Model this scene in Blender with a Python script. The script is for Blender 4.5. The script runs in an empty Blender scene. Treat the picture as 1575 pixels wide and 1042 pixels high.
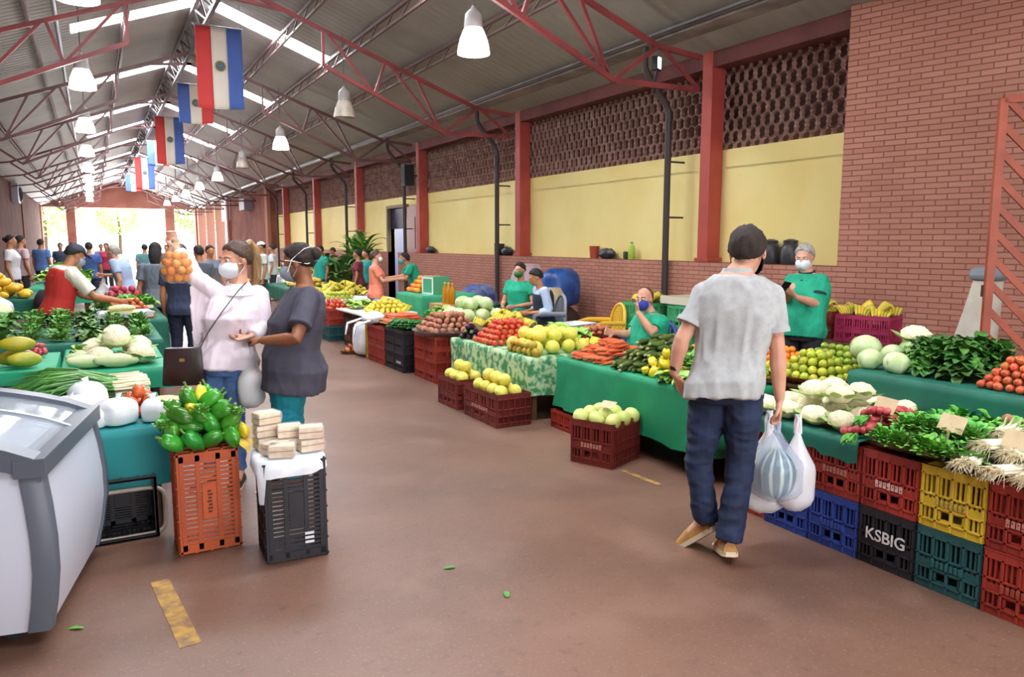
import bpy, math, random
from mathutils import Vector as V, Matrix, noise, Quaternion
R_ = random.Random(7)
PI = math.pi
sc = bpy.context.scene
col = sc.collection
# ---------------------------------------------------------------- camera
F_PX, EYE = 1150.0, 1.66
_y = V(((142-787.5)/F_PX, (521-373)/F_PX, 1)).normalized()      # hall direction as the lens sees it
_u = V((0, F_PX, -148)).normalized()
_x = V((_u.y*_y.z-_u.z*_y.y, _u.z*_y.x-_u.x*_y.z, _u.x*_y.y-_u.y*_y.x))
if _x.x < 0: _x = -_x
W2C = Matrix((_x, _y, _u))                                       # lens axes -> hall axes
cam = bpy.data.objects.new('camera', bpy.data.cameras.new('camera')); col.objects.link(cam)
cam.data.sensor_width = 36; cam.data.lens = F_PX*36/1575; cam.data.clip_end = 400
_r, _t, _f = (W2C @ V((1, 0, 0)), W2C @ V((0, 1, 0)), W2C @ V((0, 0, 1)))
m4 = Matrix((_r, _t, -_f)).transposed().to_4x4(); m4.translation = (0, 0, EYE)
cam.matrix_world = m4; sc.camera = cam
def at(px, py, z=None, X=None, Y=None, d=None):
    """point of the hall seen along a direction, on a level, a plane or at a depth"""
    r = W2C @ V(((px-787.5)/F_PX, (521-py)/F_PX, 1))
    t = (z-EYE)/r.z if z is not None else X/r.x if X is not None else Y/r.y if Y is not None else d
    return V((0, 0, EYE)) + r*t
# ---------------------------------------------------------------- world and view
w = bpy.data.worlds.new('world'); sc.world = w; w.use_nodes = True
bg = w.node_tree.nodes['Background']; bg.inputs[0].default_value = (0.93, 0.97, 1.0, 1); bg.inputs[1].default_value = 2.6
vs = sc.view_settings; vs.view_transform = 'Standard'; vs.look = 'None'; vs.gamma = 1; vs.use_curve_mapping = False
vs.exposure = 0.74
sc.cycles.use_denoising = True
sc.cycles.max_bounces = 7; sc.cycles.diffuse_bounces = 4; sc.cycles.glossy_bounces = 3; sc.cycles.transmission_bounces = 4
sc.cycles.transparent_max_bounces = 12; sc.cycles.caustics_reflective = False; sc.cycles.caustics_refractive = False
sc.cycles.sample_clamp_indirect = 6
def area(name, loc, rot, sx, sy, power, color=(1, 1, 1), spread=180):
    l = bpy.data.lights.new(name, 'AREA'); l.shape = 'RECTANGLE'; l.size = sx; l.size_y = sy; l.energy = power; l.color = color
    l.spread = math.radians(spread)
    o = bpy.data.objects.new(name, l); col.objects.link(o); o.location = loc; o.rotation_euler = rot; return o
XL, XR, YN, YF, XRG, ZRG = -2.85, 7.1, -5.0, 60.0, 2.0, 5.95
area('daylight_near_entrance', (2.1, YN-0.3, 2.6), (PI/2, 0, 0), 4, 3, 160, (0.97, 0.98, 1))       # daylight through the open end behind
area('daylight_far_entrance', (2.1, YF+1.0, 2.2), (-PI/2, 0, 0), 9, 4, 1500, (1, 1, 1))
SKY_E = 26.0; LAMP_W = 25
SKY_Y = [-1.0, 4.3, 9.55, 14.9, 20.2, 25.9, 30.2, 35.2, 40.6, 46, 51, 56]
# ---------------------------------------------------------------- materials
def lin(h):
    def g(c): return c/12.92 if c <= 0.04045 else ((c+0.055)/1.055)**2.4
    return tuple(g(int(h[i:i+2], 16)/255) for i in (0, 2, 4))+(1,)
MATS = {}
def M(name, hx, rough=0.55, hx2=None, sc_=6.0, lo=0.4, hi=0.6, rnd=0.0, hue=0.0, bump=0.0, bs=30.0, metal=0.0, alpha=1.0, trans=0.0, emit=0.0, spec=0.5, sss=0.0, stretch=None, wave=None, detail=4):
    if name in MATS: return MATS[name]
    m = bpy.data.materials.new(name); m.use_nodes = True; t = m.node_tree; N = t.nodes; L = t.links
    b = N['Principled BSDF']; b.inputs['Roughness'].default_value = rough; b.inputs['Metallic'].default_value = metal
    b.inputs['Specular IOR Level'].default_value = spec
    tc = N.new('ShaderNodeTexCoord'); vec = tc.outputs['Object']
    if stretch:
        mp = N.new('ShaderNodeMapping'); mp.inputs['Scale'].default_value = stretch; L.new(vec, mp.inputs[0]); vec = mp.outputs[0]
    out = None
    def noise_(s, d):
        n = N.new('ShaderNodeTexNoise'); n.inputs['Scale'].default_value = s; n.inputs['Detail'].default_value = d; L.new(vec, n.inputs['Vector']); return n
    if hx2:
        if wave:
            n = N.new('ShaderNodeTexWave'); n.bands_direction = wave; n.inputs['Scale'].default_value = sc_; n.inputs['Distortion'].default_value = 2.5; n.inputs['Detail'].default_value = 3
            L.new(vec, n.inputs['Vector']); fac = n.outputs['Fac']
        else:
            n = noise_(sc_, detail); fac = n.outputs['Fac']
        rp = N.new('ShaderNodeValToRGB'); rp.color_ramp.elements[0].position = lo; rp.color_ramp.elements[1].position = hi
        rp.color_ramp.elements[0].color = lin(hx); rp.color_ramp.elements[1].color = lin(hx2); L.new(fac, rp.inputs[0]); out = rp.outputs[0]
    if rnd or hue:
        oi = N.new('ShaderNodeObjectInfo'); hs = N.new('ShaderNodeHueSaturation')
        for k, amp, mid in (('Value', rnd, 1.0), ('Hue', hue, 0.5)):
            mr = N.new('ShaderNodeMapRange'); mr.inputs[3].default_value = mid-amp; mr.inputs[4].default_value = mid+amp
            if k == 'Hue':
                fr = N.new('ShaderNodeMath'); fr.operation = 'MULTIPLY'; fr.inputs[1].default_value = 7.31; f2 = N.new('ShaderNodeMath'); f2.operation = 'FRACT'
                L.new(oi.outputs['Random'], fr.inputs[0]); L.new(fr.outputs[0], f2.inputs[0]); L.new(f2.outputs[0], mr.inputs[0])
            else: L.new(oi.outputs['Random'], mr.inputs[0])
            L.new(mr.outputs[0], hs.inputs[k])
        if out: L.new(out, hs.inputs['Color'])
        else: hs.inputs['Color'].default_value = lin(hx)
        out = hs.outputs[0]
    if out: L.new(out, b.inputs['Base Color'])
    else: b.inputs['Base Color'].default_value = lin(hx)
    if bump:
        n = noise_(bs, 4); bp = N.new('ShaderNodeBump'); bp.inputs['Strength'].default_value = bump; bp.inputs['Distance'].default_value = 0.01
        L.new(n.outputs['Fac'], bp.inputs['Height']); L.new(bp.outputs[0], b.inputs['Normal'])
    if alpha < 1: b.inputs['Alpha'].default_value = alpha
    if trans: b.inputs['Transmission Weight'].default_value = trans
    if sss:
        b.inputs['Subsurface Weight'].default_value = sss; b.inputs['Subsurface Radius'].default_value = (0.02, 0.01, 0.006)
    if emit:
        b.inputs['Emission Color'].default_value = lin(hx); b.inputs['Emission Strength'].default_value = emit
    MATS[name] = m; return m
def brick_mat(name, c1, c2, mortar, bw, bh, ms, vec_axes):
    m = bpy.data.materials.new(name); m.use_nodes = True; N = m.node_tree.nodes; L = m.node_tree.links; b = N['Principled BSDF']
    tc = N.new('ShaderNodeTexCoord'); sp = N.new('ShaderNodeSeparateXYZ'); cb = N.new('ShaderNodeCombineXYZ')
    L.new(tc.outputs['Object'], sp.inputs[0]); L.new(sp.outputs[vec_axes[0]], cb.inputs[0]); L.new(sp.outputs[vec_axes[1]], cb.inputs[1])
    br = N.new('ShaderNodeTexBrick'); br.inputs['Scale'].default_value = 1; br.inputs['Brick Width'].default_value = bw; br.inputs['Row Height'].default_value = bh
    br.inputs['Mortar Size'].default_value = ms; br.inputs['Color1'].default_value = lin(c1); br.inputs['Color2'].default_value = lin(c2); br.inputs['Mortar'].default_value = lin(mortar)
    br.inputs['Mortar Smooth'].default_value = 0.3; L.new(cb.outputs[0], br.inputs['Vector'])
    n = N.new('ShaderNodeTexNoise'); n.inputs['Scale'].default_value = 1.3; n.inputs['Detail'].default_value = 5; L.new(tc.outputs['Object'], n.inputs['Vector'])
    rp = N.new('ShaderNodeMapRange'); rp.inputs[3].default_value = 0.75; rp.inputs[4].default_value = 1.22; L.new(n.outputs['Fac'], rp.inputs[0])
    hs = N.new('ShaderNodeHueSaturation'); L.new(br.outputs['Color'], hs.inputs['Color']); L.new(rp.outputs[0], hs.inputs['Value'])
    L.new(hs.outputs[0], b.inputs['Base Color']); b.inputs['Roughness'].default_value = 0.75
    bp = N.new('ShaderNodeBump'); bp.inputs['Strength'].default_value = 0.6; bp.inputs['Distance'].default_value = 0.006; bp.invert = True
    L.new(br.outputs['Fac'], bp.inputs['Height']); L.new(bp.outputs[0], b.inputs['Normal'])
    MATS[name] = m; return m
# ---------------------------------------------------------------- mesh builder
class MB:
    def __init__(s): s.v = []; s.f = []; s.mi = []
    def add(s, vs, fs, m=0):
        o = len(s.v); s.v += [tuple(p) for p in vs]; s.f += [tuple(i+o for i in f) for f in fs]; s.mi += [m]*len(fs); return s
    def box(s, c, d, rot=None, m=0):
        hx, hy, hz = d[0]/2, d[1]/2, d[2]/2
        vs = [V((x, y, z)) for z in (-hz, hz) for y in (-hy, hy) for x in (-hx, hx)]
        if rot is not None:
            q = Matrix.Rotation(rot, 3, 'Z') if isinstance(rot, (int, float)) else rot
            vs = [q @ p for p in vs]
        c = V(c); return s.add([p+c for p in vs], [(0, 2, 3, 1), (4, 5, 7, 6), (0, 1, 5, 4), (2, 6, 7, 3), (0, 4, 6, 2), (1, 3, 7, 5)], m)
    def span(s, a, b, w_, h, m=0, up=V((0, 0, 1))):
        a, b = V(a), V(b); d = (b-a); L_ = d.length; d = d/L_
        x = d.cross(up); x = x.normalized() if x.length > 1e-6 else V((1, 0, 0)); u = x.cross(d)
        q = Matrix((x, d, u)).transposed(); return s.box((a+b)/2, (w_, L_, h), q, m)
    def loft(s, rings, caps=True, closed=False, m=0):
        n = len(rings[0]); vs = [p for r in rings for p in r]; fs = []
        K = len(rings)
        for i in range(K if closed else K-1):
            for j in range(n):
                a, b = i*n+j, i*n+(j+1) % n; c, d = ((i+1) % K)*n+(j+1) % n, ((i+1) % K)*n+j
                fs.append((a, b, c, d))
        if caps and not closed: fs += [tuple(reversed(range(n))), tuple(range((K-1)*n, K*n))]
        return s.add(vs, fs, m)
    def grid(s, pts, m=0):
        n = len(pts[0]); fs = [(i*n+j, i*n+j+1, (i+1)*n+j+1, (i+1)*n+j) for i in range(len(pts)-1) for j in range(n-1)]
        return s.add([p for r in pts for p in r], fs, m)
    def tube(s, pts, r, n=8, ell=None, side=None, caps=True, round_=False, m=0):
        """r: radius or list; ell: second radius list (perpendicular to side)"""
        pts = [V(p) for p in pts]; k = len(pts); rs = r if isinstance(r, (list, tuple)) else [r]*k
        es = ell if ell is not None else rs
        if not isinstance(es, (list, tuple)): es = [es]*k
        rings = []; x = V(side).normalized() if side is not None else None
        for i, p in enumerate(pts):
            t = (pts[min(i+1, k-1)]-pts[max(i-1, 0)]).normalized()
            if x is None:
                x = t.cross(V((0, 0, 1)));
                if x.length < 0.05: x = t.cross(V((0, 1, 0)))
            x = (x-t*x.dot(t)); x = x.normalized() if x.length > 1e-6 else t.orthogonal().normalized()
            y = t.cross(x)
            ring = lambda c, q: [c+(x*math.cos(2*PI*j/n)*rs[i]+y*math.sin(2*PI*j/n)*es[i])*q for j in range(n)]
            if round_ and i == 0:
                for a in (0.2, 0.6): rings.append(ring(p-t*rs[i]*math.cos(a*PI/2), math.sin(a*PI/2)))
            rings.append(ring(p, 1))
            if round_ and i == k-1:
                for a in (0.6, 0.2): rings.append(ring(p+t*rs[i]*math.cos(a*PI/2), math.sin(a*PI/2)))
        return s.loft(rings, caps, m=m)
    def lathe(s, prof, n=16, c=(0, 0, 0), m=0, caps=True, fn=None):
        c = V(c); rings = []
        for r, z in prof:
            ring = []
            for j in range(n):
                a = 2*PI*j/n; rr = r*(fn(a, z) if fn else 1); ring.append(c+V((rr*math.cos(a), rr*math.sin(a), z)))
            rings.append(ring)
        return s.loft(rings, caps, m=m)
    def ball(s, c, r, n=12, k=8, rot=None, m=0, fn=None):
        if isinstance(r, (int, float)): r = (r, r, r)
        c = V(c); rings = []
        for i in range(k):
            th = PI*(i+0.5)/k
            ring = []
            for j in range(n):
                a = 2*PI*j/n; d = V((math.sin(th)*math.cos(a), math.sin(th)*math.sin(a), -math.cos(th)))
                q = fn(d) if fn else 1.0
                p = V((d.x*r[0]*q, d.y*r[1]*q, d.z*r[2]*q)); ring.append(c+(rot @ p if rot is not None else p))
            rings.append(ring)
        return s.loft(rings, True, m=m)
    def xf(s, mat):
        s.v = [tuple(mat @ V(p)) for p in s.v]; return s
    def mesh(s, name, mats, smooth=40):
        me = bpy.data.meshes.new(name); me.from_pydata(s.v, [], s.f)
        for m in (mats if isinstance(mats, (list, tuple)) else [mats]): me.materials.append(m)
        if any(s.mi): me.polygons.foreach_set('material_index', s.mi)
        if smooth:
            me.polygons.foreach_set('use_smooth', [True]*len(s.f)); me.set_sharp_from_angle(angle=math.radians(smooth))
        me.update(); return me
    def build(s, name, mats, parent=None, smooth=40, loc=None, rot=None):
        return obj(name, s.mesh(name, mats, smooth), parent, loc, rot)
def obj(name, data, parent=None, loc=None, rot=None, scale=None):
    o = bpy.data.objects.new(name, data); col.objects.link(o)
    if parent is not None: o.parent = parent
    if loc is not None: o.location = loc
    if rot is not None: o.rotation_euler = rot
    if scale is not None: o.scale = scale if isinstance(scale, (tuple, list)) else (scale,)*3
    return o
def tag(o, label=None, cat=None, group=None, kind=None):
    for k, v_ in (('label', label), ('category', cat), ('group', group), ('kind', kind)):
        if v_: o[k] = v_
    return o
def thing(name, label, cat, loc=(0, 0, 0), rz=0.0, group=None):
    return tag(obj(name, None, None, loc, (0, 0, rz)), label, cat, group)
def struct(name, mb, mats, smooth=0, parent=None):
    o = mb.build(name, mats, parent, smooth)
    if parent is None: o['kind'] = 'structure'
    return o
KIDS = {}
def dup(o, loc=None, rot=None, label=None, group=None, parent=None):
    c = o.copy(); col.objects.link(c)
    if parent is not None: c.parent = parent
    if loc is not None: c.location = loc
    if rot is not None: c.rotation_euler = rot
    if label: c['label'] = label
    if group: c['group'] = group
    for ch in list(o.children): dup(ch, parent=c)
    return c
# ================================================================ THE SETTING
floor_m = M('floor', '7f5c4b', 0.42, '624638', 0.7, 0.35, 0.68, bump=0.25, bs=9, detail=9)
def _floor_detail():
    t = floor_m.node_tree; N = t.nodes; L = t.links; b = N['Principled BSDF']; base = b.inputs['Base Color'].links[0].from_socket
    tc = N.new('ShaderNodeTexCoord')
    for s_, lo, hi, c, k in ((16, 0.58, 0.75, '54403a', 0.5), (2.2, 0.52, 0.72, '8c6b5b', 0.5), (0.5, 0.5, 0.7, '6c564a', 0.5), (70, 0.58, 0.72, 'a08a7c', 0.45), (190, 0.6, 0.75, '43332c', 0.5)):
        n = N.new('ShaderNodeTexNoise'); n.inputs['Scale'].default_value = s_; n.inputs['Detail'].default_value = 8; L.new(tc.outputs['Object'], n.inputs['Vector'])
        mr = N.new('ShaderNodeMapRange'); mr.inputs[1].default_value = lo; mr.inputs[2].default_value = hi; mr.inputs[4].default_value = k; L.new(n.outputs['Fac'], mr.inputs[0])
        mx = N.new('ShaderNodeMix'); mx.data_type = 'RGBA'; L.new(mr.outputs[0], mx.inputs[0]); L.new(base, mx.inputs[6]); mx.inputs[7].default_value = lin(c); base = mx.outputs[2]
    L.new(base, b.inputs['Base Color'])
    n = N.new('ShaderNodeTexNoise'); n.inputs['Scale'].default_value = 1.1; n.inputs['Detail'].default_value = 6; L.new(tc.outputs['Object'], n.inputs['Vector'])
    mr = N.new('ShaderNodeMapRange'); mr.inputs[3].default_value = 0.28; mr.inputs[4].default_value = 0.6; L.new(n.outputs['Fac'], mr.inputs[0]); L.new(mr.outputs[0], b.inputs['Roughness'])
_floor_detail()
fl = MB(); fl.box((2.5, 27.5, -0.1), (12.5, 65, 0.2)); struct('floor', fl, floor_m)
go = MB(); go.box((2, 110, -0.16), (160, 100, 0.2)); struct('ground_outside', go, M('paving', 'c9c4ba', 0.8, 'b4afa6', 2))
ml = MB(); ml.box((0.22, 3.55, 0.0015), (0.085, 0.72, 0.003), 0.09); tag(ml.build('floor_marking', M('yellow_paint', 'b98f42', 0.7, '76584a', 14, 0.40, 0.66)), kind='structure')
ml = MB(); p = at(985, 735, z=0); ml.box((p.x, p.y, 0.0015), (0.04, 0.38, 0.003), 0.05); tag(ml.build('floor_marking', MATS['yellow_paint']), kind='structure')
brick = brick_mat('brick', 'c08673', 'b57a67', '8a5443', 0.205, 0.056, 0.006, (1, 2))
paint_red = M('red_steel', 'bd5248', 0.5, 'a8453e', 3, 0.3, 0.7)
dark_steel = M('dark_steel', '5b4442', 0.55); dk_red = M('dark_red_steel', '74383a', 0.55)
BAY, Y0, KS = 4.97, 7.5, range(0, 6)
cols = [Y0+BAY*k for k in KS]; YE = 34.6
DX = 7.0
dy0, dy1 = 18.75, 20.05
for a, b_ in ((5.37, dy0), (dy1, YE)):
    d = MB(); d.box((DX+0.2, (a+b_)/2, 0.7), (0.4, b_-a, 1.4)); struct('wall_right_dado', d, brick)
ye = M('yellow_paint_wall', 'fbe9a0', 0.65, 'f3db8a', 1.2, 0.3, 0.72, bump=0.08, bs=12)
yy = MB()
for a, b_, z0, z1 in ((5.37, dy0, 1.4, 2.86), (dy1, YE, 1.4, 2.86), (dy0, dy1, 2.6, 2.86)): yy.box((7.36, (a+b_)/2, (z0+z1)/2), (0.12, b_-a, z1-z0))
for a, b_ in ((5.37, dy0), (dy1, YE)): yy.box((7.31, (a+b_)/2, 2.62), (0.02, b_-a, 0.025))
struct('wall_right', yy, ye)
# lattice screens between the columns
def lattice(LW):
  lat = MB(); LH = 1.02; cell = 0.145; nx, nz = int(LW/cell), int(LH/cell)
  for i in range(nx+1):
      for k in range(nz+1):
          cx, cz = -LW/2+(i+(.5 if k % 2 else 0))*LW/(nx+.5), k*LH/nz
          ro = [V((0, cx+0.094*math.cos(a*PI/4), cz+0.094*math.sin(a*PI/4))) for a in range(8)]
          ri = [V((0, cx+0.079*math.cos(a*PI/4), cz+0.079*math.sin(a*PI/4))) for a in range(8)]
          b4 = len(lat.v); lat.v += [tuple(p+V((0, 0, 0))) for p in ro+ri]+[tuple(p+V((0.05, 0, 0))) for p in ro+ri]
          for a in range(8):
              c = (a+1) % 8; lat.f += [(b4+a, b4+c, b4+8+c, b4+8+a), (b4+a, b4+16+a, b4+16+c, b4+c), (b4+8+a, b4+8+c, b4+24+c, b4+24+a)]; lat.mi += [0]*3
  
  return lat.mesh('wall_right_lattice', M('terracotta_screen', 'b08c7e', 0.8, '967064', 5), 0)
lm, lm0 = lattice(BAY-0.22), lattice(Y0-5.37-0.12)
for k in range(-1, 6):
    tag(obj('wall_right_lattice', lm if k >= 0 else lm0, None, (7.31, Y0+BAY*(k+0.5) if k >= 0 else (Y0+5.37)/2-.04, 2.87)), kind='structure')
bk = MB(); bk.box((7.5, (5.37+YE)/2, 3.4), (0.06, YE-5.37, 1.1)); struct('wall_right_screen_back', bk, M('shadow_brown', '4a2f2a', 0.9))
bm_ = MB(); bm_.box((7.24, (5.3+YE)/2, 4.08), (0.34, YE-5.3, 0.4)); struct('wall_right_beam', bm_, M('beam_paint', '7b4440', 0.7, '693836', 1.5))
for k in KS:
    c = MB(); c.box((7.17, Y0+BAY*k, 2.85), (0.22, 0.18, 2.9)); c.box((7.17, Y0+BAY*k, 1.43), (0.26, 0.25, 0.05)); struct('column_right', c, paint_red)
    p = MB(); yp = Y0+BAY*k+0.58
    p.tube([(6.5, yp, 4.2), (6.5, yp, 3.95), (6.55, yp, 3.86), (6.88, yp, 3.5), (6.93, yp, 3.4), (6.93, yp, 0.0)], 0.045, 10)
    for z in (2.0, 2.75): p.box((7.06, yp-0.02, z), (0.3, 0.02, 0.025))
    tag(p.build('trim_downpipe', M('pipe_grey', '453d3b', 0.5)), kind='structure')
gm = M('gutter_metal', '9a9492', 0.5, '7d7674', 2.5)
g = MB(); g.grid([[(6.4, y, 4.3), (6.42, y, 4.2), (7.08, y, 4.2), (7.08, y, 4.28)] for y in (YN, YF)]); struct('trim_gutter_right', g, gm)
g = MB(); g.tube([(6.39, YN, 4.24), (6.39, YF, 4.24)], 0.025, 8); struct('trim_gutter_edge', g, M('gutter_edge', '4d4646', 0.35))
# rotated brick wall at the right and what continues past it
th = math.radians(15)
bw = MB(); bw.box((0.15, -3.4, 2.6), (0.3, 6.8, 5.2)); o = struct('wall_right_brick', bw, brick); o.location = (DX, 5.37, 0); o.rotation_euler = (0, 0, th)
# end of the right wall: plain terracotta, then open bays
terra = M('terracotta_paint', '8f5d51', 0.9, '7f5045', 1.2, spec=.05)
t_ = MB(); t_.box((7.2, (YE+46)/2, 2.1), (0.4, 46-YE, 4.2)); struct('wall_right_far', t_, terra)
for y in (YE+0.3, 46, 50.5, 55, 59.6):
    c = MB(); c.box((7.1, y, 2.1), (0.5, 0.5, 4.2)); struct('pillar_right', c, M('salmon_paint', 'ad7c6c', 0.9, spec=.05))
# left wall
lw = MB(); lw.box((XL-0.15, 27.5, 2.1), (0.3, 65, 4.2)); struct('wall_left', lw, M('brown_paint', '5f3d35', 0.9, '52342d', 1.2, spec=.05))
for y in (17.5, 28, 43, 58):
    c = MB(); c.box((XL+0.02, y, 2.1), (0.06, 0.3, 4.2)); struct('column_left', c, M('left_column_paint', '7b5044', .9, spec=.05))
# far gable with three openings
gw = MB(); z_l = at(170, 320, Y=YF).z
xs = [XL, at(66, 350, Y=YF).x, at(103, 350, Y=YF).x, at(117, 350, Y=YF).x, at(255, 350, Y=YF).x, at(269, 350, Y=YF).x, at(301, 350, Y=YF).x, XR]
def roof_z(x): return ZRG-0.37*abs(x-XRG)
for a, b_ in ((0, 1), (2, 3), (4, 5), (6, 7)): gw.box(((xs[a]+xs[b_])/2, YF+0.2, z_l/2), (xs[b_]-xs[a], 0.4, z_l))
pr = [(XL, z_l), (XR, z_l), (XR, roof_z(XR)), (XRG, ZRG), (XL, roof_z(XL))]
gw.loft([[V((x, y, z)) for x, z in pr] for y in (YF, YF+0.4)]); struct('wall_far_gable', gw, M('gable_paint', 'b07b6e', 0.9, 'a36d60', 1, spec=.05))
nw = MB(); nw.box((-1.4, YN-.1, 2.1), (2.9, .2, 4.2)); nw.box((5.7, YN-.1, 2.1), (2.8, .2, 4.2)); nw.box((2.2, YN-.1, 3.9), (4.4, .2, .9)); nw.loft([[V((x, y, z)) for x, z in ((XL, 4.15), (XR, 4.15), (XR, 4.2), (XRG, ZRG), (XL, 4.2))] for y in (YN-.2, YN)]); struct('wall_near_baffle', nw, MATS['gable_paint'])  # unseen end wall, added so that less daylight enters from behind the camera
# roof sheets with translucent strips
def roof_mat():
    m = M('roof_sheet', 'a29f99', 0.6, '918e89', 1.0, 0.3, 0.7)
    N = m.node_tree.nodes; L = m.node_tree.links; tc = N.new('ShaderNodeTexCoord'); wv = N.new('ShaderNodeTexWave'); wv.bands_direction = 'Y'; wv.inputs['Scale'].default_value = 1.7
    L.new(tc.outputs['Object'], wv.inputs['Vector']); bp = N.new('ShaderNodeBump'); bp.inputs['Strength'].default_value = 0.25; bp.inputs['Distance'].default_value = 0.02
    L.new(wv.outputs['Fac'], bp.inputs['Height']); L.new(bp.outputs[0], N['Principled BSDF'].inputs['Normal']); return m
rm = roof_mat(); SKW = 0.62
def slab(mb, x0, x1, y0, y1, dz=0.0, t=0.03):
    r = lambda y: [V((x0, y, roof_z(x0)+dz)), V((x1, y, roof_z(x1)+dz)), V((x1, y, roof_z(x1)+dz+t)), V((x0, y, roof_z(x0)+dz+t))]
    mb.loft([r(y0), r(y1)])
SKX = {-1: (-0.1, XRG-0.12), 1: (XRG+0.12, 4.2)}
ends = [YN]+[v for y in SKY_Y for v in (y-SKW/2, y+SKW/2)]+[YF+0.6]
for side, (e0, e1) in ((-1, (XL-0.3, XRG)), (1, (XRG, XR+0.3))):
    rf = MB(); s0, s1 = SKX[side]
    for i in range(0, len(ends)-1):
        if i % 2 == 0: slab(rf, e0, e1, ends[i], ends[i+1])
        else:
            if s0-e0 > 0.02: slab(rf, e0, s0, ends[i], ends[i+1])
            if e1-s1 > 0.02: slab(rf, s1, e1, ends[i], ends[i+1])
    struct('ceiling_roof', rf, rm)
    for i, y in enumerate(SKY_Y):
        s = MB(); slab(s, s0, s1, y-SKW/2, y+SKW/2, 0.01, 0.01); struct('window_roof_strip', s, M('backlit_sheet', 'f4f8ff', 0.5, emit=SKY_E))
# trusses
tr = MB(); B = tr.span
for sx in (1, -1):
    wl = (XR-0.15 if sx > 0 else XL+0.1); f = lambda x, z: V((XRG+(x-XRG)*sx, 0, z)) if sx > 0 else V((XRG-(x-XRG)*(XRG-XL)/(XR-XRG), 0, z))
    top = [f(6.92, 4.0), f(6.2, 4.06), f(2.0, 5.58)]; low = [f(6.9, 3.6), f(5.58, 3.58), f(3.45, 4.5)]
    if sx < 0: top, low = top[1:], low[1:]
    for c, w_ in ((top, 0.055), (low, 0.055)):
        for a, b_ in zip(c, c[1:]): B(a, b_, w_, 0.06)
    lx = lambda x: 3.58+(5.58-x)*0.43; ux = lambda x: 4.06+(6.2-x)*0.362
    for x0, x1 in ((5.5, 4.55), (5.5, 5.05), (4.3, 4.5), (4.3, 3.5), (3.45, 3.45)): B(f(x0, lx(x0)), f(x1, ux(x1)), 0.04, 0.04)
    B(f(1.95, 5.36), f(2.9, 5.26), 0.05, 0.05); (B(f(6.9, 3.62), f(6.3, 4.04), 0.04, 0.04) if sx > 0 else B(f(6.2, 4.06), f(7.0, 3.95), .05, .05)); B(f(5.58, 3.6), f(6.2, 4.03), 0.05, 0.05)
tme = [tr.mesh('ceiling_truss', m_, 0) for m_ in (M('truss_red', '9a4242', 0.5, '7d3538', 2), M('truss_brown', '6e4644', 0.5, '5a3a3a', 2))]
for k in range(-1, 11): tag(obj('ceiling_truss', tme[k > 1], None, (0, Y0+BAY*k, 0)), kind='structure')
for x in (-1.75, -0.62, 0.7, 3.25, 4.15, 5.1):
    pu = MB(); z = roof_z(x)-0.06
    pu.span((x, YN, z), (x, YF, z), 0.05, 0.05); pu.span((x+0.02, YN, z-0.16), (x+0.02, YF, z-0.16), 0.04, 0.035)
    for i in range(int((YF-YN)/0.7)): pu.span((x, YN+i*0.7, z), (x, YN+i*0.7+0.35, z-0.16), 0.02, 0.02)
    struct('ceiling_purlin', pu, M('purlin_paint', '6f5654', 0.5))
rg = MB()
for dx, z in ((-0.16, ZRG-0.14), (0.16, ZRG-0.14), (0, ZRG-0.42)): rg.span((XRG+dx, YN, z), (XRG+dx, YF, z), 0.06, 0.06)
for i in range(int((YF-YN)/0.8)):
    y = YN+i*0.8
    for dx in (-0.16, 0.16): rg.span((XRG+dx, y, ZRG-0.14), (XRG, y+0.4, ZRG-0.42), 0.025, 0.025); rg.span((XRG, y+0.4, ZRG-0.42), (XRG+dx, y+0.8, ZRG-0.14), 0.025, 0.025)
struct('ceiling_ridge_beam', rg, M('ridge_steel', '514a4c', 0.45))
for xx in (-0.27,):
    pu = MB(); pu.tube([(xx, YN, 4.95), (xx, YF, 4.95)], 0.028, 8); struct('ceiling_conduit', pu, M('conduit', '8f93a3', 0.4))
# doorway in the yellow wall, small lit room behind it
dd = MB()
dd.box((8.9, (dy0+dy1)/2, 1.3), (0.1, 3, 2.6)); dd.box((8.2, dy0-0.75, 1.3), (1.5, 0.1, 2.6)); dd.box((8.2, dy1+0.75, 1.3), (1.5, 0.1, 2.6)); struct('wall_back_room', dd, M('pale_blue_paint', 'c6ccec', 0.7))
dl = thing('door_1', None, None); dl['kind'] = 'structure'; dl.location = (7.26, dy0, 0); dl.rotation_euler = (0, 0, math.radians(-8))
lf = MB(); lf.box((0, -0.6, 1.32), (0.05, 1.2, 2.5)); 
for z in (0.7, 1.9): lf.box((-0.03, -0.6, z), (0.02, 0.9, 0.8))
lf.build('door_leaf', M('door_brown', '8c4a3f', 0.55), dl, 0); h = MB(); h.ball((-0.06, -1.1, 1.1), 0.035); h.build('door_handle', M('chrome', 'c9c9c9', 0.25, metal=1), dl)
fr = MB(); fr.box((7.3, dy1+0.05, 1.3), (0.2, 0.1, 2.7)); fr.box((7.3, dy0-0.04, 1.3), (0.2, 0.08, 2.7)); fr.box((7.3, (dy0+dy1)/2, 2.62), (0.2, dy1-dy0, 0.08)); struct('trim_door_frame', fr, M('frame_brown', '7b6a4a', 0.6))
tr2 = MB(); tr2.box((7.33, (dy0+dy1)/2, 2.3), (0.04, dy1-dy0, 0.55)); struct('window_transom', tr2, M('dark_glass', '2b2f4d', 0.2))
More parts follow.
